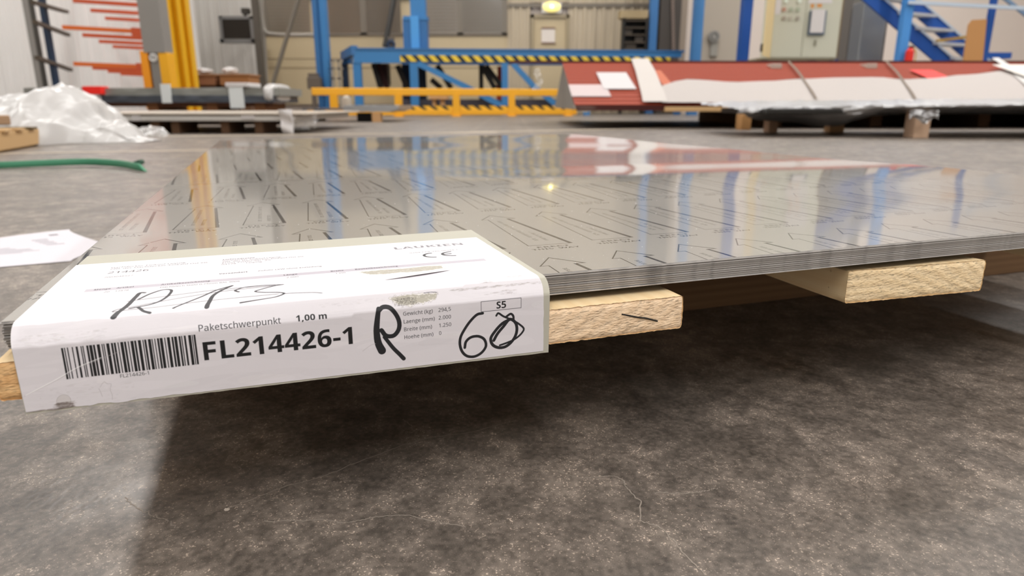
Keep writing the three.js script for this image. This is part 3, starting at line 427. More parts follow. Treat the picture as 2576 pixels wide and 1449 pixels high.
{ // orange cantilever rack running along the hall
  const C0 = at(388, 150, 12.8).setY(0), t = thing('cantilever_rack', 'cantilever rack with long orange arms beside the grey steel column', 'rack', C0);
  for (let k = 0; k < 4; k++) {
    const c = C0.clone().addScaledVector(EZ, k * 1.42);
    part(t, 'column', bar(c.clone().setY(0), c.clone().setY(6), 0.16, 0.24), M.orangeRed); part(t, 'foot', bar(c.clone().setY(0.06).addScaledVector(EX, 0.1), c.clone().setY(0.06).addScaledVector(EX, -0.9), 0.14, 0.12), M.orangeRed);
    [0.94, 1.535, 2.14, 2.78, 3.4, 4.1].forEach((y, i) => { part(t, 'arm', bar(c.clone().setY(y - 0.02).addScaledVector(EX, 0.02), c.clone().setY(y + 0.015).addScaledVector(EX, -[1.27, 1.35, 1.42, 0.9, 1.3, 1.3][i]), 0.08, 0.065), k ? M.orangeRed : M.orange); part(t, 'arm_bracket', bar(c.clone().setY(y - 0.03).addScaledVector(EX, 0.0), c.clone().setY(y - 0.02).addScaledVector(EX, -0.3), 0.1, 0.13), M.orangeRed); });
  }
}
{ // hall column with yellow guards
  const Z = 11.6, t = thing('steel_column', 'grey steel hall column with yellow guards around its foot', 'column', at(386, 150, Z).setY(0)), a = at(357, 100, Z), b = at(411, 100, Z), c = at(384, 180, Z);
  part(t, 'shaft', boxGeo(a.x, b.x, at(380, 132, Z).y, CEIL, -Z - 0.28, -Z), std(0x8e8a85, 0.55, 0.1)); part(t, 'foot', boxGeo(at(382, 190, Z).x, at(404, 190, Z).x, 0, at(380, 132, Z).y, -Z - 0.25, -Z - 0.02), std(0x86827d, 0.55, 0.1));
  part(t, 'guard', boxAt(360, 128, 379, 272, Z + 0.01, 0.22, 0.01), std(0xf39a1f, 0.45)); part(t, 'guard', boxAt(406, 132, 430, 272, Z + 0.01, 0.22, 0.01), M.yellow);
  part(t, 'guard_foot', boxAt(368, 258, 392, 274, Z - 0.06, 0.1), std(0xf39a1f, 0.45)); part(t, 'guard_foot', boxAt(408, 256, 438, 274, Z - 0.06, 0.1), M.yellow);
  const ring = new THREE.TorusGeometry(0.055, 0.010, 8, 24), p = at(385, 145, Z - 0.005); const rg = part(t, 'number_ring', ring.translate(p.x, p.y, p.z), M.white); part(rg, 'number', [new THREE.TorusGeometry(0.016, 0.006, 6, 16).translate(p.x, p.y + 0.018, p.z), new THREE.TorusGeometry(0.018, 0.006, 6, 16).translate(p.x, p.y - 0.019, p.z)], M.white);
}
{ // yellow folded curtain behind it
  const Z = 12.4, t = thing('yellow_partition', 'tall yellow partition of folded upright panels behind the steel column', 'partition', at(445, 200, Z).setY(0)), xs = [402, 420, 434, 447, 460, 472, 482, 491];
  for (let i = 0; i < xs.length - 1; i++) { const p = at(xs[i] - 4, 110, Z + (i % 2 ? 0.16 : 0) + i * 0.12), q = at(xs[i + 1] - 4, 110, Z + (i % 2 ? 0 : 0.16) + (i + 1) * 0.12); part(t, 'panel', bar(V(p.x, 2.9, p.z), V(q.x, 2.9, q.z), 0.02, 5.6), i > 1 ? M.yellowPanel : M.yellow); }
}
{ // display box on the ribbed wall
  const Z = 20.5, t = thing('display_box', 'grey framed display box with dark screen on the ribbed wall', 'display', at(598, 108, Z));
  part(t, 'case', boxAt(552, 40, 642, 108, Z, 0.3, 0.03), M.gateFrame); part(t, 'frame', [boxAt(552, 40, 642, 48, Z - 0.04, 0.05), boxAt(552, 98, 642, 108, Z - 0.04, 0.05), boxAt(552, 40, 560, 108, Z - 0.04, 0.05), boxAt(630, 40, 642, 108, Z - 0.04, 0.05)], M.steel);
  part(t, 'screen', boxAt(560, 48, 629, 97, Z - 0.01, 0.02), M.screen); part(t, 'bracket', [boxAt(606, 20, 624, 34, Z, 0.2), boxAt(612, 30, 618, 42, Z + 0.05, 0.1), boxGeo(at(598, 70, Z).x - 0.06, at(598, 70, Z).x + 0.06, at(598, 74, Z).y - 0.05, at(598, 74, Z).y + 0.05, -BACK - 0.1, -Z - 0.3)], M.steelDark);
}
for (const [x0, x1, i, lab] of [[462, 540, 0, 'brown cardboard box beside the yellow partition with white bags on top'], [553, 626, 1, 'smaller brown cardboard box right of the one beside the yellow partition']]) {
  const Z = 14.1, t = thing('cardboard_box', lab, 'box', at((x0 + x1) / 2, 212, Z).setY(0));
  part(t, 'carton', boxAt(x0, 189, x1, 214, Z, 0.6, 0.01), i ? std(0x9c6b40, 0.85) : std(0x8f6140, 0.85)); part(t, 'lid_flap', boxAt(x0 - 2, 186, x1 + 1, 190, Z - 0.03, 0.62), std(0xa2744c, 0.85));
  part(t, 'stand', [boxGeo(at(x0, 210, Z).x + 0.02, at(x1, 210, Z).x - 0.02, 0, at(x0, 214, Z).y, -Z - 0.55, -Z - 0.05)], M.woodFarDark);
}
{ const Z = 14.2, g = new THREE.IcosahedronGeometry(1, 3), mk = (px, py, rx, ry, s) => { const c = at(px, py, Z + 0.2), k = g.clone(); warp(k, (p) => { const n = 0.75 + 0.5 * fbm(p.x * 2 + s, p.y * 3 + p.z, 3, 0, s); p.multiplyScalar(n); p.set(c.x + p.x * rx, c.y + Math.max(p.y, -0.75) * ry, c.z + p.z * 0.2); }); return k; };
  solo('white_bag', 'crumpled white bag lying on the brown cardboard box by the yellow partition', 'bag', mk(510, 179, 0.19, 0.06, 3), M.film); solo('white_bag', 'crumpled white bag lying on the smaller brown cardboard box', 'bag', mk(580, 178, 0.16, 0.07, 9), M.film); }

// long packs on the floor at the left
{
  const Z = 9.9, t = thing('steel_pack', 'long grey wrapped steel pack with white bands and red tag', 'metal pack', at(400, 262, Z).setY(0));
  const long = (y0, y1, x0, x1, dz, m, n, s) => { const g = boxAt(x0, y0, x1, y1, Z + dz, 1.1), b = new THREE.BoxGeometry(1, 1, 1, 60, 4, 8); g.computeBoundingBox(); const q = g.boundingBox; warp(b, (p) => { p.set(mix(q.min.x, q.max.x, p.x + 0.5), mix(q.min.y, q.max.y, p.y + 0.5), mix(q.min.z, q.max.z, p.z + 0.5)); p.y += 0.018 * (fbm(p.x * 4, p.z * 5 + s, 3, 0, s) - 0.5); p.z += 0.05 * (fbm(p.x * 6, p.y * 9, 3, 0, s + 3) - 0.5); }); part(t, n, b, m); };
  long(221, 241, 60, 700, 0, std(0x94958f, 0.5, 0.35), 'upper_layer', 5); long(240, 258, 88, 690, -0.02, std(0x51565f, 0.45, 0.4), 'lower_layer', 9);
  const roll = new THREE.SphereGeometry(1, 24, 16), c = at(700, 236, Z + 0.4); warp(roll, (p) => { const n = 0.85 + 0.3 * fbm(p.x * 4 + 3, p.y * 4, 3, 0, 4); p.set(c.x + Math.sign(p.x) * Math.sqrt(Math.abs(p.x)) * 0.085 * n, c.y + Math.sign(p.y) * Math.sqrt(Math.abs(p.y)) * 0.135 * n, c.z + p.z * 0.5); }); part(t, 'end_wrap', roll, M.film);
  for (const [x0, x1, y0, y1] of [[405, 429, 211, 259], [577, 612, 216, 272]]) part(t, 'band', boxAt(x0, y0, x1, y1, Z - 0.05, 0.03), std(0xdfe4e4, 0.4)); part(t, 'band', boxAt(566, 208, 624, 219, Z - 0.06, 0.5, 0.01), M.label);
  part(t, 'red_tag', boxAt(207, 217, 254, 237, Z - 0.1, 0.2, 0.004), std(0xff2a1e, 0.5), { label: 'bright red tag' }); part(t, 'paper_label', boxAt(214, 236, 248, 266, Z - 0.09, 0.1, 0.004), M.label);
  for (const x of [150, 370, 520, 640]) part(t, 'skid', standAt(x, 257, x + 26, Z + 0.1, 0.9, 262), M.cardDark); part(t, 'skid_rail', boxAt(240, 257, 680, 268, Z + 0.12, 0.1), std(0x6d4630, 0.85));
}
{
  const Z = 6.6, t = thing('white_pack', 'long flat white wrapped pack on low skids before the grey one', 'metal pack', at(480, 300, Z).setY(0));
  const a = at(90, 290, Z), b = at(790, 290, Z), b2 = at(742, 295, Z), y0 = 0.115, y1 = 0.192;
  part(t, 'panel', new RoundedBoxGeometry(b2.x - a.x, y1 - y0 - 0.02, 2.2, 3, 0.02).translate((a.x + b2.x) / 2, (y0 + y1) / 2 - 0.01, -Z - 1.1), M.pack); part(t, 'cover_sheet', new RoundedBoxGeometry(b.x - a.x - 0.03, 0.02, 2.25, 2, 0.008).translate((a.x + b.x) / 2 - 0.04, y1 - 0.008, -Z - 1.1), M.packTop);
  for (const x of [300, 380, 430, 555, 640]) part(t, 'skid', standAt(x, 304, x + 20, Z + 0.06, 0.4, 312), M.woodFarDark); part(t, 'skid_rail', boxAt(100, 303, 720, 314, Z + 0.5, 0.12), std(0x8a7264, 0.8));
  const drop = new THREE.BoxGeometry(1, 1, 1, 8, 14, 2), q = at(720, 300, Z - 0.06), yt = at(720, 276, Z).y; warp(drop, (p) => { const k = p.y + 0.5; p.set(q.x + p.x * (0.115 - 0.02 * (1 - k)) + 0.012 * (1 - k), k * yt + 0.002, q.z + p.z * 0.05 + 0.02 * Math.sin(k * 9 + p.x * 2)); }); part(t, 'hanging_wrap', drop, M.label);
  const tags = [[605, 284, 640, 300], [330, 284, 352, 304]]; for (const [x0, ya, x1, yb] of tags) part(t, 'label', boxAt(x0, ya, x1, yb, Z - 0.012, 0.02, 0.004), M.label);
  const wv = new THREE.PlaneGeometry(1, 1, 16, 16); warp(wv, (p) => { const k = p.x + 0.5, j = p.y + 0.5, w = at(mix(735, 782, k), mix(326, 288, j), Z + 0.1); p.set(w.x, Math.max(0.004, w.y), w.z - 0.2 * k + 0.16 * (fbm(k * 5, j * 5, 3, 0, 8) - 0.5)); }); part(t, 'loose_wrap', wv, phys({ color: 0xffffff, roughness: 0.15, transmission: 0.8, thickness: 0, side: THREE.DoubleSide }));
}
{ // crumpled white film heap
  const prof = [[-140, 262], [0, 250], [30, 241], [62, 238], [92, 246], [118, 240], [126, 224], [150, 211], [170, 220], [200, 240], [222, 256], [240, 290], [262, 306], [300, 304], [318, 312], [340, 345], [362, 347], [390, 353]];
  const Z0 = 5.0, top = (px) => { for (let i = 1; i < prof.length; i++) if (px <= prof[i][0]) { const k = (px - prof[i - 1][0]) / (prof[i][0] - prof[i - 1][0]); return mix(prof[i - 1][1], prof[i][1], k); } return 353; };
  const nx = 150, nz = 60, pos = [], idx = [];
  for (let j = 0; j <= nz; j++) for (let i = 0; i <= nx; i++) {
    const px = mix(-140, 392, i / nx), k = j / nz, w = at(px, top(px), Z0 + 0.25), H = Math.max(0.01, w.y), depth = 0.16 + 0.55 * sstep(0, 0.4, H), z = -(Z0 + 0.25) + (k - 0.5) * 2 * depth;
    const cr = Math.abs(fbm(w.x * 5 + k * 2, k * 4, 4, 0, 5) - 0.5) * 2, shape = Math.pow(Math.sin(Math.PI * k), 0.62);
    pos.push(w.x + 0.03 * (fbm(w.x * 7, k * 6, 3, 0, 31) - 0.5) * shape, Math.max(0.003, H * shape * (1.03 - 0.5 * cr * Math.min(1, Math.abs(k - 0.5) * 6)) + 0.05 * H / 0.4 * shape * (Math.abs(fbm(w.x * 13, k * 11, 3, 0, 14) - 0.5) - 0.1) + 0.012 * (fbm(w.x * 30, k * 26, 2, 0, 24) - 0.5)), z + 0.09 * (fbm(w.x * 6 + 4, k * 7, 3, 0, 21) - 0.5)); if (i < nx && j < nz) { const a = j * (nx + 1) + i; idx.push(a, a + nx + 1, a + 1, a + 1, a + nx + 1, a + nx + 2); }
  }
  const g = new THREE.BufferGeometry(); g.setAttribute('position', new THREE.Float32BufferAttribute(pos, 3)); g.setIndex(idx); g.computeVertexNormals(); g.setAttribute('uv', new THREE.Float32BufferAttribute(new Float32Array(pos.length / 3 * 2), 2));
  solo('plastic_wrap', 'big crumpled heap of white plastic wrap beside the pale pallet', 'plastic wrap', g, M.film);
  // a loose clear tail of wrap at its foot
  const c = onFloor(365, 346), k = new THREE.IcosahedronGeometry(1, 4); warp(k, (p) => { const n = 0.55 + 0.9 * fbm(p.x * 4 + 5, p.y * 4 + p.z * 3, 4, 0, 61); p.set(c.x + p.x * 0.11 * n, Math.max(0.003, 0.035 + p.y * 0.055 * n), c.z - 0.1 + p.z * 0.13 * n); }); solo('plastic_scrap', 'small clear scrap of plastic wrap at the right foot of the white heap', 'plastic wrap', k, phys({ color: 0xffffff, roughness: 0.2, transmission: 0.75, thickness: 0, side: THREE.DoubleSide }));
}
{ // pallet at the left edge with cardboard on it
  const far = onFloor(88, 366), u = EX, v = EZ, t = thing('pallet', 'pale pallet at the foot of the crumpled white plastic heap', 'pallet', far), O = far.clone(), pt = (a, b, h) => O.clone().addScaledVector(u, a).addScaledVector(v, b).setY(h), blk = (a0, a1, b0, b1, h0, h1) => { const g = new RoundedBoxGeometry(a1 - a0, h1 - h0, b1 - b0, 2, 0.003).rotateY(YAW); const c = pt((a0 + a1) / 2, (b0 + b1) / 2, (h0 + h1) / 2); return g.translate(c.x, c.y, c.z); };
  const mt = std(0xc9a678, 0.8), md = std(0x6b5a3c, 0.8);
  for (let k = 0; k < 5; k++) part(t, 'deck_board', blk(-0.78, 0.06, -0.22 - k * 0.25, -0.1 - k * 0.25, 0.112, 0.128), k === 0 ? md : mt); for (const a of [-0.76, -0.4, -0.02]) { part(t, 'runner', blk(a, a + 0.035, -1.2, -0.02, 0.095, 0.112), mt); for (const b of [-1.2, -0.65, -0.14]) part(t, 'block', blk(a - 0.05, a + 0.04, b, b + 0.14, 0.02, 0.096), mt); part(t, 'skid', blk(a - 0.05, a + 0.04, -1.2, 0, 0, 0.021), mt); }
  part(t, 'side_board', blk(0.022, 0.04, -1.2, 0.0, 0.012, 0.11), std(0xcda877, 0.8));
  const P = (px, py, Z) => at(px, py, Z); solo('cardboard_box', 'low brown box on the pale pallet beneath the white plastic', 'box', boxAt(-150, 291, -45, 317, 4.3, 0.25, 0.01), std(0xa98a6c, 0.85));
}
{ // green strap and its dark buckle
  const p = [[-80, 426, 0], [0, 425, 0], [120, 422, 0.004], [220, 420, 0.006], [300, 424, 0.004], [340, 431, 0.003], [366, 434, 0.001]].map(([x, y, h]) => { const q = onFloor(x, y); q.y = 0.02 + h; return q; });
  const c = new THREE.CatmullRomCurve3(p), n = 80, pos = [], idx = []; for (let i = 0; i <= n; i++) { const a = c.getPoint(i / n), w = 0.028 * sstep(1.02, 0.88, i / n), d = 0.017; for (const [dy, dz] of [[w - 0.018, 0], [w - 0.018, d], [-0.018, d], [-0.018, 0]]) pos.push(a.x, Math.max(0.001, a.y + dy), a.z - dz); if (i < n) for (let k = 0; k < 4; k++) { const q = i * 4, m = (k + 1) % 4; idx.push(q + k, q + m, q + 4 + k, q + m, q + 4 + m, q + 4 + k); } }
  const g = new THREE.BufferGeometry(); g.setAttribute('position', new THREE.Float32BufferAttribute(pos, 3)); g.setIndex(idx); g.computeVertexNormals(); g.setAttribute('uv', new THREE.Float32BufferAttribute(new Float32Array(pos.length / 3 * 2), 2));
  solo('green_strap', 'green packing strap lying along the floor at the left', 'strap', g, M.strap);
  const b = onFloor(345, 419); solo('strap_clip', 'small dark green clip standing on the end of the green strap', 'clip', new RoundedBoxGeometry(0.036, 0.022, 0.04, 3, 0.008).rotateZ(0.3).translate(b.x, 0.016, b.z - 0.02), M.strapDark);
  const c2 = onFloor(215, 358); solo('green_strip', 'flat dark green strip peeking out under the white plastic heap', 'strap', new RoundedBoxGeometry(0.26, 0.008, 0.05, 2, 0.003).translate(c2.x, 0.005, c2.z), std(0x3a7d5c, 0.6));
}

// ---------------------------------------------------------------- sectional gate in the back wall
{
  const Z = BACK - 0.05, g = structure('door_1', boxAt(662, -500, 1276, 262, Z + 0.03, 0.05).translate(0, 0, 0), M.gate);
  for (const [y0, y1] of [[88, 147], [149, 170], [172, 262], [-180, -10]]) part(g, 'gate_panel', boxAt(668, y0, 1270, y1, Z, 0.05), y0 < 0 ? std(0xb2a58e, 0.55) : M.gate);
  for (const [x0, x1, m] of [[670, 780, 0x9d9281], [826, 905, 0x8a7d6c], [921, 1008, 0x867b6c], [1070, 1150, 0xa79f93], [1164, 1262, 0x8d877c]]) { const gw = part(g, 'gate_window', boxAt(x0, -2, x1, 82, Z - 0.01, 0.05), phys({ color: m, roughness: 0.18, clearcoat: 0.6, clearcoatRoughness: 0.1 })); for (let k = 0; k < 9; k++) part(gw, 'window_slat', boxAt(x0 + 2, 4 + k * 8.6, x1 - 2, 7 + k * 8.6, Z - 0.035, 0.02), std(0x7b6f60, 0.5)); }
  for (const [x0, x1] of [[662, 672], [905, 921], [1150, 1164], [1262, 1276]]) part(g, 'gate_post', boxAt(x0, -8, x1, 88, Z - 0.04, 0.06), M.gateFrame); part(g, 'gate_rail', boxAt(662, 82, 1276, 90, Z - 0.04, 0.06), std(0x746a5d, 0.5)); part(g, 'gate_rail', boxAt(662, -12, 1276, -2, Z - 0.04, 0.06), std(0x746a5d, 0.5));
  for (const y of [147.5, 170.5]) part(g, 'gate_seam', boxAt(668, y - 1.2, 1270, y + 1.2, Z - 0.008, 0.02), std(0x9b8a6e, 0.6));
}
{ // bent grey pipe guarding the left side of the gate
  const Z = 20.6, p = [[656, -60], [657, 0], [660, 50], [668, 80], [690, 86], [800, 88]].map(([x, y]) => at(x, y, Z)); solo('pipe', 'bent grey pipe running down beside the sectional gate', 'pipe', [tube(p, 0.055, 60), rod(at(664, 70, Z + 0.02), at(672, 262, Z + 0.02).setY(0), 0.045)], std(0xaaa49a, 0.45, 0.2));
  solo('pole', 'thin dark pole leaning across the sectional gate', 'pole', rod(at(768, -60, 19.9), at(660, 258, 19.2).setY(0), 0.06), std(0x6f675a, 0.5));
  const Y = 20.1; solo('post', 'dark upright post left of the sectional gate', 'post', standAt(640, -400, 655, Y, 0.16, 100), std(0x5c574e, 0.5));
}
{ // blue column with a small box at its foot
  const t = thing('blue_column', 'tall blue steel column left of the blue lift table', 'column', at(808, 200, 18.6).setY(0));
  const a = at(790, 100, 18.6), b = at(822, 100, 18.6); part(t, 'flange', boxGeo(a.x, a.x + 0.13, 0, CEIL, -18.9, -18.6), M.blueMid); part(t, 'web', boxGeo(a.x + 0.12, b.x - 0.13, 0, CEIL, -18.83, -18.67), std(0x3a83c4, 0.45)); part(t, 'flange', boxGeo(b.x - 0.14, b.x, 0, CEIL, -18.9, -18.6), M.blue); part(t, 'base_plate', boxGeo(a.x - 0.12, b.x + 0.12, 0, 0.04, -19, -18.5), M.blueMid);
  solo('control_box', 'grey control box at the foot of the tall blue column', 'box', [boxAt(772, 194, 806, 224, 18.3, 0.25, 0.02), standAt(784, 222, 794, 18.35, 0.1, 245), boxAt(774, 184, 800, 195, 18.35, 0.15, 0.01)], std(0x5f564c, 0.55));
  const rails = []; for (const x of [836, 852]) rails.push(standAt(x, 148, x + 6, 18.4, 0.06, 215)); for (const y of [150, 170, 195]) rails.push(boxAt(834, y, 862, y + 5, 18.4, 0.05)); solo('wire_gate', 'small grey mesh gate between blue column and blue table', 'gate', rails, std(0xa29a8b, 0.5, 0.2));
}
{ // blue lift table
  const t = thing('lift_table', 'long blue steel lift table with yellow and black hazard stripe', 'machine', at(1300, 262, 18.4).setY(0));
  const ZF = 18.0, stripe = canvasTex(64, 64, (x) => { x.fillStyle = '#e3c438'; x.fillRect(0, 0, 64, 64); x.fillStyle = '#1c2630'; x.beginPath(); x.moveTo(0, 0); x.lineTo(30, 0); x.lineTo(62, 64); x.lineTo(32, 64); x.fill(); });
  const L = at(892, 120, ZF), Rr = at(1733, 125, ZF + 0.9), yT = L.y, yB = at(900, 158, ZF).y;
  const span = (x0, x1, y0, y1, dz, deep, m, n) => { const a = at(x0, 140, ZF), b = at(x1, 140, ZF), k = (x) => -ZF - dz - 0.9 * (x - L.x) / (Rr.x - L.x); return part(t, n, bar(V(a.x, (y0 + y1) / 2, k(a.x) - deep / 2), V(b.x, (y0 + y1) / 2, k(b.x) - deep / 2), deep, y1 - y0), m); };
  span(888, 1735, yT - 0.05, yT, -0.02, 1.5, M.blueMid, 'table_plate'); span(888, 1735, yT - 0.17, yT - 0.05, 0, 0.12, M.blue, 'front_beam'); span(888, 1010, yB, yT - 0.17, 0, 0.12, M.blue, 'front_beam'); span(1008, 1725, yB - 0.03, yB + 0.05, 0, 0.12, std(0x1f4a78, 0.45), 'lower_flange');
  { const a = at(1005, 147, ZF), b = at(1705, 147, ZF), k = (x) => -ZF + 0.012 - 0.9 * (x - L.x) / (Rr.x - L.x), w = b.x - a.x, g = new THREE.PlaneGeometry(Math.hypot(w, k(b.x) - k(a.x)), 0.155); g.attributes.uv.array.forEach((q, i, ar) => { if (i % 2 === 0) ar[i] = q * 25; }); g.rotateY(-Math.atan2(k(b.x) - k(a.x), w)).translate((a.x + b.x) / 2, yB + 0.115, (k(a.x) + k(b.x)) / 2); part(t, 'hazard_stripe', g, std(0xffffff, 0.5, 0, { map: stripe })); span(1005, 1705, yB + 0.03, yB + 0.2, 0.005, 0.1, M.blueMid, 'stripe_backing'); }
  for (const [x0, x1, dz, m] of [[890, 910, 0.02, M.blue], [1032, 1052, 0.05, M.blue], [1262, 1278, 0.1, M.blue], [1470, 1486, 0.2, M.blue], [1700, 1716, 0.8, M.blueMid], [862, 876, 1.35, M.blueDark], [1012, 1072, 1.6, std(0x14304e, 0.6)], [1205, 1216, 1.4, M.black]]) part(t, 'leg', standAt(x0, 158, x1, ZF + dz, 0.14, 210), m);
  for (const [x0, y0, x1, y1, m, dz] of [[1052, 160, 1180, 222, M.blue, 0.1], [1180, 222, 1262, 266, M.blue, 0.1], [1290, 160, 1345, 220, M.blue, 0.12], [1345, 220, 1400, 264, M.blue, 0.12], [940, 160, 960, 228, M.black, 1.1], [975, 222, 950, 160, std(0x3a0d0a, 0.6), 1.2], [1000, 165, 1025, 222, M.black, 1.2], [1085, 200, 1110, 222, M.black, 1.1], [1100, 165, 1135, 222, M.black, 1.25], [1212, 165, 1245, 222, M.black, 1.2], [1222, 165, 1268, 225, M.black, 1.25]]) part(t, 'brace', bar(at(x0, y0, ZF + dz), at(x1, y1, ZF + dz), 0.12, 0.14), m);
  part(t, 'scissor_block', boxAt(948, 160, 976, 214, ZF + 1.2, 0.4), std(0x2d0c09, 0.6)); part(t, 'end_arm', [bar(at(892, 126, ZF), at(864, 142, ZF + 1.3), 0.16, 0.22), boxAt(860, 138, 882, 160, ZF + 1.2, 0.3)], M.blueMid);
  const Zc = ZF + 0.7; part(t, 'mast', boxAt(1024, -420, 1063, 44, Zc, 0.32), M.blue); part(t, 'mast_sleeve', [boxAt(1014, 46, 1034, 122, Zc - 0.03, 0.42), boxAt(1052, 46, 1074, 122, Zc - 0.03, 0.42)], M.blueMid); part(t, 'mast_face', boxAt(1033, 40, 1054, 122, Zc - 0.08, 0.3), std(0x4a97d6, 0.45)); part(t, 'mast_cap', boxAt(1014, 40, 1074, 50, Zc - 0.05, 0.45), M.blue);
  part(t, 'piston_rod', rod(at(1002, -60, ZF + 0.8), at(968, 118, ZF + 0.6), 0.07), std(0x2c2a26, 0.4)); part(t, 'pump', [boxAt(975, 92, 990, 122, ZF + 0.5, 0.2, 0.03)], std(0x574f48, 0.5)); const w = at(984, 112, ZF + 0.45); part(t, 'pump_wheel', new THREE.TorusGeometry(0.085, 0.03, 8, 20).translate(w.x, w.y, w.z), M.blueDark);
  for (const x of [1462, 1478, 1655, 1672]) part(t, 'roller', rod(at(x, 160, ZF + 0.1), at(x, 160, ZF - 0.06), 0.06, 14), M.blue);
  part(t, 'pit_frame', standAt(1000, 250, 1420, ZF + 0.3, 0.2, 255), std(0x3f3b44, 0.7));
}
{ // yellow guard rail
  const t = thing('guard_rail', 'low yellow guard rail with posts before the blue lift table', 'railing', at(1100, 290, 15.9).setY(0)); const A = at(783, 222, 15.4), B = at(1452, 219, 17.0), k = (px) => (px - 783) / (1452 - 783), pt = (f, y) => A.clone().lerp(B, f).setY(y), H = A.y;
  part(t, 'top_rail', bar(pt(0, H - 0.07), pt(1, H - 0.07), 0.09, 0.16, 0.02), M.yellow); part(t, 'kick_board', bar(pt(-0.02, 0.09), pt(1, 0.09), 0.05, 0.12, 0.01), M.yellow);
  const stripe = canvasTex(64, 32, (x) => { x.fillStyle = '#f0b52a'; x.fillRect(0, 0, 64, 32); x.fillStyle = '#26221c'; x.beginPath(); x.moveTo(4, 0); x.lineTo(32, 0); x.lineTo(62, 32); x.lineTo(40, 32); x.fill(); });
  { const p = pt(0.33, 0.20), q = pt(1, 0.20), L = p.distanceTo(q), g = new THREE.BoxGeometry(L, 0.1, 0.02); g.attributes.uv.array.forEach((u, i, ar) => { if (i % 2 === 0) ar[i] = u * 16; }); g.rotateY(-Math.atan2(q.z - p.z, q.x - p.x)).translate((p.x + q.x) / 2, 0.19, (p.z + q.z) / 2); part(t, 'hazard_strip', g, std(0xffffff, 0.5, 0, { map: stripe })); }
  for (const f of [0.075, 0.305, 0.52, 0.735, 0.965]) part(t, 'post', bar(pt(f, 0), pt(f, H - 0.12), 0.16, 0.12), M.yellow); for (const f of [0.075, 0.305, 0.52, 0.735, 0.965]) part(t, 'foot_plate', boxGeo(pt(f, 0).x - 0.11, pt(f, 0).x + 0.11, 0, 0.02, pt(f, 0).z - 0.1, pt(f, 0).z + 0.1), M.yellow);
}
{ // small silver pack on a timber before the rail
  const Z = 11.0, t = thing('silver_pack', 'small flat silver wrapped pack on a timber before the yellow rail', 'metal pack', at(940, 300, Z).setY(0)); const g = new THREE.BoxGeometry(1, 1, 1, 30, 3, 10), a = at(862, 275, Z), b = at(1000, 275, Z); warp(g, (p) => { const k = p.x + 0.5, e = sstep(1, 0.82, k); p.set(mix(a.x, b.x, k), mix(0.235, 0.185, 0.5 - p.y) - 0.0 + (p.y < 0 ? -0.03 * e : 0.02) + 0.02 * (fbm(k * 12, p.z * 5 + p.y, 3, 0, 3) - 0.5), -Z - 0.8 + p.z * 1.5); }); part(t, 'wrapped_sheets', g, M.silver);
  part(t, 'timber', standAt(936, 284, 958, Z + 0.05, 0.14, 295), M.woodFar); part(t, 'timber', standAt(898, 284, 934, Z + 0.5, 0.3, 292), M.black); part(t, 'base_plate', boxAt(760, 272, 872, 277, Z + 0.3, 0.9), std(0x6f6f74, 0.4, 0.4)); part(t, 'base_leg', standAt(790, 276, 806, Z + 0.5, 0.3, 284), M.black);
  solo('white_canister', 'white canister standing between blue table legs behind the rail', 'canister', [new THREE.CylinderGeometry(0.11, 0.12, 0.42, 20).translate(at(872, 255, 16.4).x, 0.21, -16.4), new THREE.CylinderGeometry(0.05, 0.09, 0.06, 16).translate(at(872, 255, 16.4).x, 0.45, -16.4)], std(0xbdb5a8, 0.5));
  solo('timber_stack', 'pale timber lying in the pit behind the yellow rail', 'timber', [boxAt(1080, 235, 1124, 250, 17.3, 0.6, 0.01), standAt(1088, 250, 1096, 17.4, 0.4, 260), standAt(1108, 250, 1116, 17.4, 0.4, 260)], M.woodFar); solo('red_canister', 'orange red canister between the legs of the blue table', 'canister', [new THREE.CylinderGeometry(0.075, 0.075, 0.42, 18).translate(at(1258, 187, 19.6).x, at(1258, 187, 19.6).y, -19.6), boxGeo(at(1258, 187, 19.6).x - 0.1, at(1258, 187, 19.6).x + 0.1, 0, at(1258, 205, 19.6).y + 0.02, -19.7, -19.5)], std(0xd2451f, 0.5));
}
{ // door with emergency lamp
  const Z = BACK - 0.03, d = structure('door_2', boxAt(1340, 44, 1426, 262, Z + 0.03, 0.05), M.gate); part(d, 'door_frame', [boxAt(1334, 36, 1343, 262, Z - 0.02, 0.09), boxAt(1423, 36, 1432, 262, Z - 0.02, 0.09), boxAt(1334, 36, 1432, 45, Z - 0.02, 0.09)], std(0xa49578, 0.5)); part(d, 'door_sign', boxAt(1362, 72, 1396, 108, Z - 0.0, 0.03), std(0xe6dcd2, 0.6)); part(d, 'sign_bar', [boxAt(1362, 68, 1397, 73, Z - 0.01, 0.03), boxAt(1362, 106, 1397, 110, Z - 0.01, 0.03)], std(0x8a6f5c, 0.6));
  const c = at(1388, 17, Z - 0.12), t = thing('emergency_lamp', 'oval glowing yellow lamp above the beige door', 'lamp', c); const gl = new THREE.SphereGeometry(1, 28, 18).scale(0.27, 0.15, 0.10).translate(c.x, c.y, c.z); part(t, 'lamp_glass', gl, std(0xfff0a0, 0.4, 0, { emissive: new THREE.Color(1, 0.82, 0.22), emissiveIntensity: 0.4 })); part(t, 'lamp_base', boxGeo(c.x - 0.3, c.x + 0.3, c.y - 0.18, c.y + 0.12, -BACK + 0.055, c.z - 0.04, 0.04), M.white); const pl = new THREE.PointLight(new THREE.Color(1, 0.86, 0.4), 0.06); pl.name = 'emergency_light'; pl.position.set(0, 0, 0.13); pl.castShadow = true; t.add(pl);
}
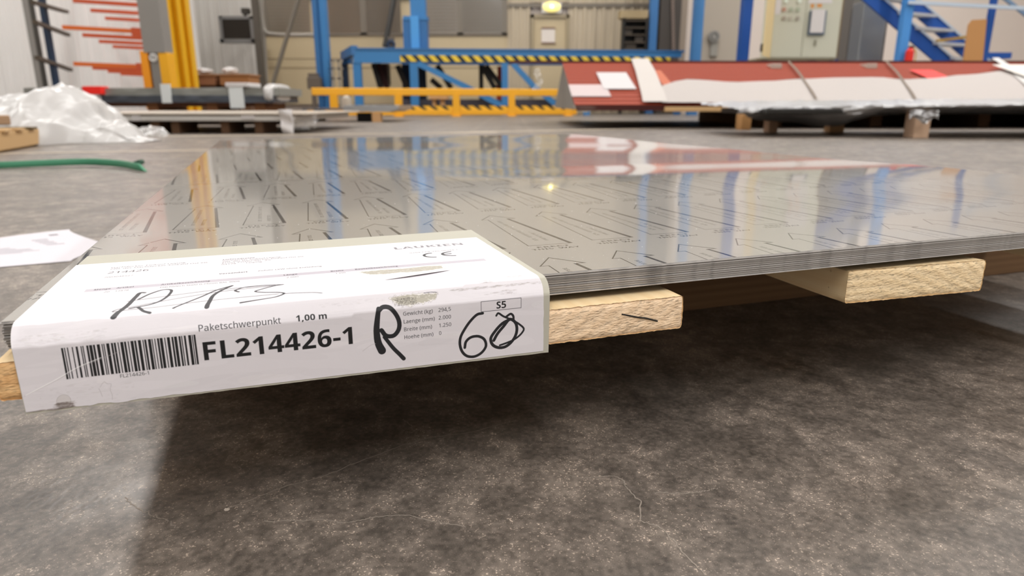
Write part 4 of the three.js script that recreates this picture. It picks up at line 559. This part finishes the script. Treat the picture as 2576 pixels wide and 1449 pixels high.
{ // dark shelf, lift mast and uprights right of the door
  const Z = 20.8, t = thing('shelf_rack', 'small dark shelf rack right of the beige door', 'shelf', at(1595, 200, Z).setY(0)); for (const x of [1566, 1622]) part(t, 'upright', standAt(x, 44, x + 5, Z, 0.4, 110), M.black); for (const y of [50, 68, 86, 105, 122, 150]) part(t, 'shelf', boxAt(1568, y, 1625, y + 3, Z, 0.42), std(0x55493a, 0.6)); part(t, 'back_panel', boxAt(1568, 50, 1625, 160, Z + 0.38, 0.03), M.black); for (const [x0, x1, y0, y1] of [[1572, 1590, 75, 86], [1598, 1618, 92, 105], [1574, 1600, 110, 122]]) part(t, 'box', boxAt(x0, y0, x1, y1, Z + 0.05, 0.25), std(0x4a4136, 0.7)); part(t, 'top_panel', boxAt(1560, 26, 1630, 46, Z, 0.4), std(0xb09a72, 0.6));
  const m = thing('lift_mast', 'dark lift mast with chain between slim blue posts', 'machine', at(1685, 150, 20.9).setY(0)); part(m, 'post', standAt(1634, -420, 1654, 20.9, 0.25, 60), M.blueMid); part(m, 'housing', standAt(1660, -420, 1712, 20.9, 0.5, 60), std(0x3a332c, 0.6)); part(m, 'guide', standAt(1712, -420, 1728, 21.0, 0.3, 60), std(0x8a7c6d, 0.55));
  for (let k = 0; k < 22; k++) { const c = at(1692 + k * 0.12, -30 + k * 7.4, 20.8); part(m, 'chain_link', new THREE.TorusGeometry(0.035, 0.014, 6, 12).scale(1, 1, 1.6).translate(c.x, c.y, c.z), std(0x8c7b70, 0.5, 0.3)); }
  solo('blue_post', 'blue upright post right of the dark lift mast', 'post', standAt(1745, -420, 1768, 18.2, 0.26, 80), std(0x3f79b0, 0.45)); solo('blue_post', 'deep blue post beside the beige control cabinet', 'post', standAt(1866, -420, 1889, 16.2, 0.25, 80), M.blueDeep);
  const f = thing('wall_phone', 'round grey device on the wall between two blue posts', 'device', at(1798, 130, BACK - 0.15)); const c = at(1796, 92, BACK - 0.14); part(f, 'dial', new THREE.CylinderGeometry(0.17, 0.17, 0.12, 24).rotateX(Math.PI / 2).translate(c.x, c.y, c.z), std(0x8b8984, 0.5)); part(f, 'face', new THREE.TorusGeometry(0.10, 0.02, 8, 24).translate(c.x, c.y, c.z + 0.06), std(0x6c6a66, 0.5)); part(f, 'case', boxAt(1788, 98, 1806, 142, BACK - 0.12, 0.1, 0.02), std(0x97948c, 0.5));
}

// ---------------------------------------------------------------- right side of the hall
{ // control cabinet on blue legs
  const Z = 12.4, t = thing('control_cabinet', 'beige electric control cabinet with two doors on blue legs', 'cabinet', at(2010, 148, Z).setY(0)), a = at(1943, 75, Z), b = at(2112, 75, Z), y0 = at(2000, 146, Z).y, y1 = y0 + 2.0, s = at(1896, 75, Z + 0.75);
  const sd = new THREE.BufferGeometry(); part(t, 'body', boxGeo(a.x, b.x, y0, y1, -Z - 0.5, -Z - 0.02), M.cabinet);
  part(t, 'side_panel', slab([[0, y0], [0.66, y0], [0.66, y1], [0, y1]], 0, 0.02).rotateY(Math.PI + 1.05).rotateY(0).translate(a.x, 0, -Z - 0.03), M.cabinetSide);
  const xm = at(2022, 75, Z).x; const d1 = part(t, 'door', boxGeo(a.x + 0.005, xm - 0.004, y0 + 0.01, y1 - 0.01, -Z - 0.025, -Z, 0.006), M.cabinet); const d2 = part(t, 'door', boxGeo(xm + 0.004, b.x - 0.005, y0 + 0.01, y1 - 0.01, -Z - 0.025, -Z, 0.006), M.cabinet);
  const btn = (px, py, m, r = 0.035) => { const c = at(px, py, Z - 0.01); part(d1, 'button', new THREE.CylinderGeometry(r, r, 0.03, 16).rotateX(Math.PI / 2).translate(c.x, c.y, c.z), m); };
  for (const [x, y, h] of [[1977, 2, 0xdfe8dc], [2011, 2, 0xdfe8dc], [1972, 24, 0xb88b78], [1990, 24, 0xa8b09a], [2007, 24, 0xa8b09a], [1972, 46, 0xa2988a], [1988, 46, 0xb5afa0], [2006, 46, 0x9f978b]]) btn(x, y, std(h, 0.4));
  part(d1, 'paper', boxAt(1952, -30, 1966, 36, Z - 0.006, 0.01), M.label); part(d2, 'paper', boxAt(2036, -40, 2096, 8, Z - 0.006, 0.01), M.label); part(d2, 'sticker', [boxAt(2040, 10, 2048, 20, Z - 0.006, 0.01), boxAt(2056, 10, 2068, 18, Z - 0.006, 0.01)], std(0xd3904a, 0.6)); 
  part(d2, 'document_tray', boxAt(2036, 26, 2078, 88, Z - 0.05, 0.05, 0.01), std(0x5c6a7c, 0.5)); part(d2, 'clipped_sheet', boxAt(2041, 24, 2074, 82, Z - 0.065, 0.015), M.label); part(d2, 'lock', boxAt(2050, 100, 2054, 114, Z - 0.03, 0.03), std(0x8d8a78, 0.4));
  const k = at(1921, 120, Z + 0.3); part(t, 'side_handle', new RoundedBoxGeometry(0.06, 0.14, 0.1, 2, 0.02).translate(k.x - 0.02, k.y, k.z), M.black);
  for (const x of [1912, 2032, 2086]) part(t, 'leg', standAt(x, 148, x + 16, Z + 0.1, 0.14, 200), std(0x123a72, 0.5)); part(t, 'plinth', boxGeo(at(1905, 150, Z).x, b.x, y0 - 0.03, y0, -Z - 0.5, -Z - 0.02), std(0x8a836c, 0.6));
}
{ const Z = 15.5; solo('grey_pillar', 'dark grey metal pillar right of the control cabinet', 'pillar', [standAt(2136, -420, 2164, Z, 0.4, 80)], std(0x75706a, 0.5, 0.2)); solo('grey_duct', 'shiny grey duct standing between the pillar and the blue stairs', 'duct', [standAt(2166, 2, 2226, Z - 0.6, 0.5, 80, 0.02)], std(0xa4a8ab, 0.3, 0.7)); solo('beige_pillar', 'brown beige pillar behind the control cabinet', 'pillar', standAt(2106, -420, 2138, Z + 0.8, 0.3, 80), std(0x9d8869, 0.6)); solo('dark_post', 'thin dark post right of the shiny grey duct', 'post', standAt(2212, -300, 2230, Z - 0.3, 0.2, 80), std(0x5f5955, 0.6)); }
{ // blue steel stairs
  const Z = 13.7, t = thing('steel_stairs', 'blue steel stairs with pale metal treads and handrails', 'stairs', at(2400, 262, Z).setY(0)), pale = std(0xb9c6d4, 0.4, 0.35);
  const p0 = at(2190, -6, Z), p1 = at(2404, 178, Z), dir = p1.clone().sub(p0), lo = p0.clone().addScaledVector(dir, (p0.y - 0.12) / (p0.y - p1.y)), hi = p0.clone().addScaledVector(dir, -1.7), back = V(1.02, 0, -0.5), up = V(0, 0.145, 0);
  for (const o of [V(0, 0, 0), back]) { part(t, 'stringer', bar(hi.clone().add(o), lo.clone().add(o), 0.06, 0.25), M.blueDeep); part(t, 'stringer_flange', bar(hi.clone().add(o).add(up), lo.clone().add(o).add(up), 0.12, 0.035), pale); }
  const n = Math.round((hi.y - lo.y) / 0.275); for (let i = 0; i < n; i++) { const p = hi.clone().lerp(lo, (i + 0.5) / n).add(V(0, 0.06, 0)), q = p.clone().add(back); part(t, 'tread', bar(p.clone().lerp(q, 0.04), p.clone().lerp(q, 0.96), 0.3, 0.05), M.tread); }
  part(t, 'step_mark', bar(at(2356, 103, Z - 0.1), at(2432, 93, Z + 0.3), 0.03, 0.05), std(0xa7842a, 0.6));
  const post = (px, py0, Zp, w, m) => { const c = at(px, 80, Zp), y = at(px, py0, Zp).y; part(t, 'post', boxGeo(c.x - w / 2, c.x + w / 2, 0, y, -Zp - w / 2, -Zp + w / 2), m); };
  post(2274, -420, 13.2, 0.155, std(0x4a92da, 0.45)); post(2486, -40, 12.9, 0.09, M.blueDeep);
  const rail = (a, b, m) => part(t, 'handrail', bar(a, b, 0.06, 0.06), m); rail(at(2285, 6, 13.1), at(2640, 24, 12.4), pale); rail(at(2288, -70, 13.1), at(2640, -60, 12.4), pale); rail(at(2520, -10, 14), at(2660, 100, 13.8), std(0x6f88a4, 0.4));
  part(t, 'landing', boxAt(2484, 132, 2545, 147, 14.2, 0.5), M.blueDeep);
}
{ const p = at(2400, 175, 10.2), g = slab([[0, 0], [0.28, 0], [0.40, 0.74], [0.16, 0.76]], 0, 0.012); const a = at(2418, 170, 10.3); solo('cardboard_sheet', 'tall brown cardboard sheet leaning on the blue stairs', 'cardboard', (() => { const Z = 12.7, s = [[2416, 200], [2468, 200], [2483, 48], [2446, 50], [2436, 62]].map(([x, y]) => { const q = at(x, y, Z); return [q.x, q.y]; }); const b0 = s[0], b1 = s[1]; return slab([[b0[0], 0.0], [b1[0], 0.0], s[1], s[2], s[3], s[4], s[0]], -Z, 0.02); })(), std(0xbb8955, 0.85)); }
{ // fire extinguisher on its stand
  const Z = 13, t = thing('fire_extinguisher', 'red fire extinguisher behind the light blue stair post', 'extinguisher', at(2286, 150, Z).setY(0)), c = at(2286, 150, Z); part(t, 'cylinder', new THREE.CylinderGeometry(0.07, 0.07, 0.30, 20).translate(c.x, c.y, c.z), M.red); part(t, 'neck', new THREE.CylinderGeometry(0.035, 0.065, 0.06, 16).translate(c.x, c.y + 0.17, c.z), M.red); part(t, 'valve', boxGeo(c.x - 0.03, c.x + 0.06, c.y + 0.2, c.y + 0.24, c.z - 0.02, c.z + 0.02, 0.008), M.black); part(t, 'hose', tube([V(c.x + 0.05, c.y + 0.22, c.z), V(c.x + 0.11, c.y + 0.12, c.z), V(c.x + 0.10, c.y - 0.08, c.z + 0.02)], 0.012, 20, 6), std(0xc6a13a, 0.5)); part(t, 'stand', [boxGeo(c.x - 0.03, c.x + 0.03, 0, c.y - 0.14, c.z - 0.1, c.z - 0.05), boxGeo(c.x - 0.09, c.x + 0.09, c.y - 0.17, c.y - 0.14, c.z - 0.1, c.z + 0.08)], M.steelDark);
}
// ---------------------------------------------------------------- red sheets on a sloping stack
const RX0 = at(1445, 265, 8.0).x, RX1 = RX0 + 7.4;
{
  const t = thing('red_sheet_stack', 'long sloping stack of red metal sheets banded on bearers', 'metal stack', V((RX0 + RX1) / 2, 0, -9.6));
  const fz = -8.0, fy = 0.265, tz = -10.1, ty = 0.835, bz = -11.9, K = (x, k, lift = 0) => V(x, mix(fy, ty, k) + lift, mix(fz, tz, k) + lift * 0.27);   // k runs up the slope
  part(t, 'core', (() => { const s = new THREE.Shape(); [[-fz, fy - 0.05], [-tz, ty - 0.02], [-bz, fy - 0.05], [-fz, fy - 0.05]].forEach((p, i) => i ? s.lineTo(...p) : s.moveTo(...p)); return new THREE.ExtrudeGeometry(s, { depth: RX1 - RX0 - 0.02, bevelEnabled: false }).rotateY(Math.PI / 2).translate(RX0 + 0.01, 0, 0); })(), std(0x83807a, 0.6));
  for (let i = 0; i < 6; i++) { const y = -0.012 * i, a = K(0, -0.02, y), b = K(0, 1, y), L = a.distanceTo(b), m = part(t, 'sheet', new RoundedBoxGeometry(RX1 - RX0, 0.009, L, 1, 0.003).rotateX(-Math.atan2(b.y - a.y, -(b.z - a.z)) * -1).translate((RX0 + RX1) / 2 + i * 0.004, (a.y + b.y) / 2 + 0.012, (a.z + b.z) / 2 + 0.004 * i), i ? M.redDark : M.redSheet); }
  for (let k = 0; k < 12; k++) { const f = 0.05 + k * 0.082, a = K(RX0 + 0.01, f, 0.0205), b = K(RX1, f, 0.0205); part(t, 'sheet_rib', bar(a, b, 0.012, 0.004), M.redSheet); }
  part(t, 'ridge_strip', bar(V(at(1282, 171, 10.2).x, ty + 0.018, tz - 0.03), V(RX1, ty + 0.018, tz - 0.03), 0.14, 0.03), M.redDark);
  const flat = (px0, px1, k0, k1, lift, name, mat, opt) => { const N = 30, pos = [], idx = [], uv = []; for (let j = 0; j <= 10; j++) for (let i = 0; i <= N; i++) { const f = i / N, k = mix(typeof k0 === 'function' ? k0(f) : k0, typeof k1 === 'function' ? k1(f) : k1, j / 10), ka = typeof k0 === 'function' ? k0(f) : k0, kb = typeof k1 === 'function' ? k1(f) : k1, x = at(mix(px0, px1, f), 230, -mix(fz, tz, (ka + kb) / 2)).x, p = K(x, k, lift); pos.push(p.x, p.y, p.z); uv.push(f, j / 10); if (i < N && j < 10) { const q = j * (N + 1) + i; idx.push(q, q + 1, q + N + 1, q + 1, q + N + 2, q + N + 1); } } const g = new THREE.BufferGeometry(); g.setAttribute('position', new THREE.Float32BufferAttribute(pos, 3)); g.setAttribute('uv', new THREE.Float32BufferAttribute(uv, 2)); g.setIndex(idx); g.computeVertexNormals(); return part(t, name, g, mat, opt); };
  const kOf = (py) => { let k = 0.5; for (let i = 0; i < 30; i++) { const z = -mix(fz, tz, k), y = mix(fy, ty, k), d = at(1500, py, z).y - y; k += d * 0.9; } return k; };
  const ds = (m) => std(m, 0.6, 0, { side: THREE.DoubleSide });
  flat(1508, 1586, kOf(231), kOf(189), 0.035, 'paper_label', ds(0xc6c1c1)); flat(1434, 1530, kOf(249), kOf(219), 0.030, 'paper_label', ds(0xc2b2b1));
  const sh = (d) => (f) => d; const band = (pxa, pxb, w0, w1, ka, kb, lift, name, m) => { const pos = [], idx = []; for (let j = 0; j <= 24; j++) { const f = j / 24, k = mix(ka, kb, f), z = -mix(fz, tz, k); for (const s of [0, 1]) { const x = at(mix(pxa, pxb, f) + s * mix(w0, w1, f), 230, z).x, p = K(x, k, lift + 0.004 * Math.sin(f * 12)); pos.push(p.x, p.y, p.z); } if (j < 24) { const q = j * 2; idx.push(q, q + 1, q + 2, q + 1, q + 3, q + 2); } } const g = new THREE.BufferGeometry(); g.setAttribute('position', new THREE.Float32BufferAttribute(pos, 3)); g.setAttribute('uv', new THREE.Float32BufferAttribute(new Float32Array(pos.length / 3 * 2), 2)); g.setIndex(idx); g.computeVertexNormals(); part(t, name, g, m); };
  band(1618, 1584, 62, 42, -0.02, 1.04, 0.05, 'white_band', ds(0xbdb6b0)); band(2600, 2478, 26, 18, 0.1, 1.04, 0.06, 'white_band', ds(0xc9c6c2));
  const yUp = [[0, 236], [0.02, 226], [0.06, 214], [0.11, 208], [0.16, 212], [0.22, 216], [0.32, 213], [0.40, 208], [0.52, 204], [0.62, 203], [0.68, 209], [0.76, 206], [0.86, 197], [1, 186]], up = (f) => { for (let i = 1; i < yUp.length; i++) if (f <= yUp[i][0]) return mix(yUp[i - 1][1], yUp[i][1], sstep(yUp[i - 1][0], yUp[i][0], f)); return 186; };
  flat(1655, 2640, -0.03, (f) => kOf(up(f)), 0.045, 'foam_cover', ds(0xaea6a1)); flat(2540, 2700, kOf(222), kOf(178), 0.08, 'foam_cover', ds(0xd6d0c8));
  flat(2303, 2362, kOf(206), kOf(183), 0.04, 'red_tag', ds(0xdc1a0a)); flat(1652, 1676, kOf(225), kOf(183), 0.033, 'orange_patch', ds(0xb4562a));
  for (const x of [1955, 2195]) part(t, 'clamp', boxAt(x - 14, 160, x + 12, 181, 9.72, 0.35, 0.01), std(0xb5a89c, 0.6)); for (const [a, b] of [[1972, 2050], [2215, 2300]]) band(b, a, 7, 6, 0.02, 0.95, 0.056, 'strap', ds(0x6c5c4a));
  for (const x of [2.4, 3.6, 4.9, 6.4]) { part(t, 'bearer', boxGeo(RX0 + x, RX0 + x + 0.14, 0, fy - 0.05, -11.6, -8.35, 0.01), M.woodFarDark); } part(t, 'front_timber', boxGeo(at(1672, 260, 7.95).x, RX1, fy - 0.075, fy - 0.02, -8.12, -7.93, 0.01), std(0xd3ae7c, 0.8));
  part(t, 'corner_wrap', (() => { const s = [[1440, 266], [1505, 268], [1476, 283], [1462, 281]].map(([x, y]) => { const q = at(x, y, 7.96); return [q.x, q.y]; }); return slab(s, -7.96, 0.02); })(), std(0xb9b2a6, 0.5));
  const wv = new THREE.PlaneGeometry(1, 1, 12, 20); warp(wv, (p) => { const k = p.x + 0.5, j = p.y + 0.5, w = at(mix(1336, 1352, k) + 16 * j + 8 * Math.sin(j * 5), mix(226, 172, j), 9.8); p.set(w.x, w.y, w.z + 0.14 * (fbm(k * 5, j * 6, 3, 0, 8) - 0.5)); }); part(t, 'loose_wrap', wv, phys({ color: 0xffffff, roughness: 0.12, transmission: 0.75, thickness: 0, side: THREE.DoubleSide }));
}
{ // silver foil wrapped pack
  const t = thing('foil_pack', 'flat pack wrapped in crinkled silver foil on wooden blocks', 'wrapped pack', V(5.2, 0, -6.4));
  const X0 = at(1842, 275, 6.2).x, X1 = 8.3, nx = 220, nz = 70, ring = [], pos = [], idx = [], zf = -5.55, zb = -7.3;
  const low = (px) => { const T = [[1842, 284], [1862, 294], [1900, 300], [1980, 306], [2060, 316], [2110, 314], [2150, 300], [2190, 289], [2290, 286], [2350, 284], [2450, 280], [2700, 272], [4200, 268]]; for (let i = 1; i < T.length; i++) if (px <= T[i][0]) return mix(T[i - 1][1], T[i][1], sstep(T[i - 1][0], T[i][0], px)); return 268; };
  for (let i = 0; i <= nx; i++) {
    const fx = i / nx, x = mix(X0, X1, fx), e = sstep(0, 0.06, fx), zfe = mix(zf - 0.5, zf, sstep(0, 0.35, fx)), px = 1288 + x / -zfe * 1662, yl = Math.min(0.25, EYE - (low(px) - 262.8) / 1690 * -zfe);
    for (let j = 0; j <= nz; j++) { const f = j / nz; let y, z; const yt = 0.262 + 0.025 * sstep(0, 0.5, fx) - 0.02 * (1 - e);
      if (f < 0.6) { const k = f / 0.6; z = mix(zb, zfe, k); y = yt + 0.04 * (1 - k); } else { const k = (f - 0.6) / 0.4; z = zfe + 0.03 * Math.sin(Math.PI * k) - 0.25 * k * k * e; y = mix(yt, yl, k); }
      const c = Math.abs(fbm(x * 9, z * 9 + y * 16, 4, 0, 7) - 0.5), c2 = Math.abs(fbm(x * 30, z * 30 + y * 40, 3, 0, 9) - 0.5);
      pos.push(x, y + (f < 0.6 ? 0.055 * (c - 0.15) + 0.022 * (c2 - 0.2) : 0.02 * (c2 - 0.2)), z + (f >= 0.6 ? 0.09 * (c - 0.2) + 0.03 * (c2 - 0.2) : 0)); if (i < nx && j < nz) { const q = i * (nz + 1) + j; idx.push(q, q + 1, q + nz + 1, q + 1, q + nz + 2, q + nz + 1); } }
  }
  const g = new THREE.BufferGeometry(); g.setAttribute('position', new THREE.Float32BufferAttribute(pos, 3)); g.setIndex(idx); g.computeVertexNormals(); g.setAttribute('uv', new THREE.Float32BufferAttribute(new Float32Array(pos.length / 3 * 2), 2));
  const fm = M.foil.clone(); fm.side = THREE.DoubleSide; part(t, 'foil', g, fm); part(t, 'sheets', boxGeo(X0 + 0.2, X1, 0.19, 0.235, zb + 0.1, zf - 0.35, 0.01), M.black);
  part(t, 'block', standAt(1936, 296, 1958, 6.9, 0.16, 312, 0.006), std(0xcfa888, 0.8)); part(t, 'block', standAt(2302, 282, 2340, 5.72, 0.16, 318, 0.006), std(0xc9a98e, 0.8)); part(t, 'block', standAt(1866, 288, 1890, 7.6, 0.2, 305, 0.006), std(0xb98a55, 0.8)); for (const x of [5.6, 7.6]) part(t, 'block', boxGeo(x, x + 0.14, 0, 0.19, -6.1, -5.95, 0.006), M.woodFar); for (const x of [3.2, 5.6, 7.6]) part(t, 'block', boxGeo(x, x + 0.14, 0, 0.19, -7.1, -6.95, 0.006), M.woodFar);
  const w2 = new THREE.PlaneGeometry(1, 1, 20, 20); warp(w2, (p) => { const k = p.x + 0.5, j = p.y + 0.5, w = at(mix(2288, 2362, k), mix(304 - 8 * Math.sin(k * 9), 276, j), 5.58); p.set(w.x, w.y, w.z + 0.06 * (fbm(k * 8, j * 5, 3, 0, 5) - 0.5)); }); part(t, 'foil_flap', w2, fm);
}
renderer.render(scene, camera);
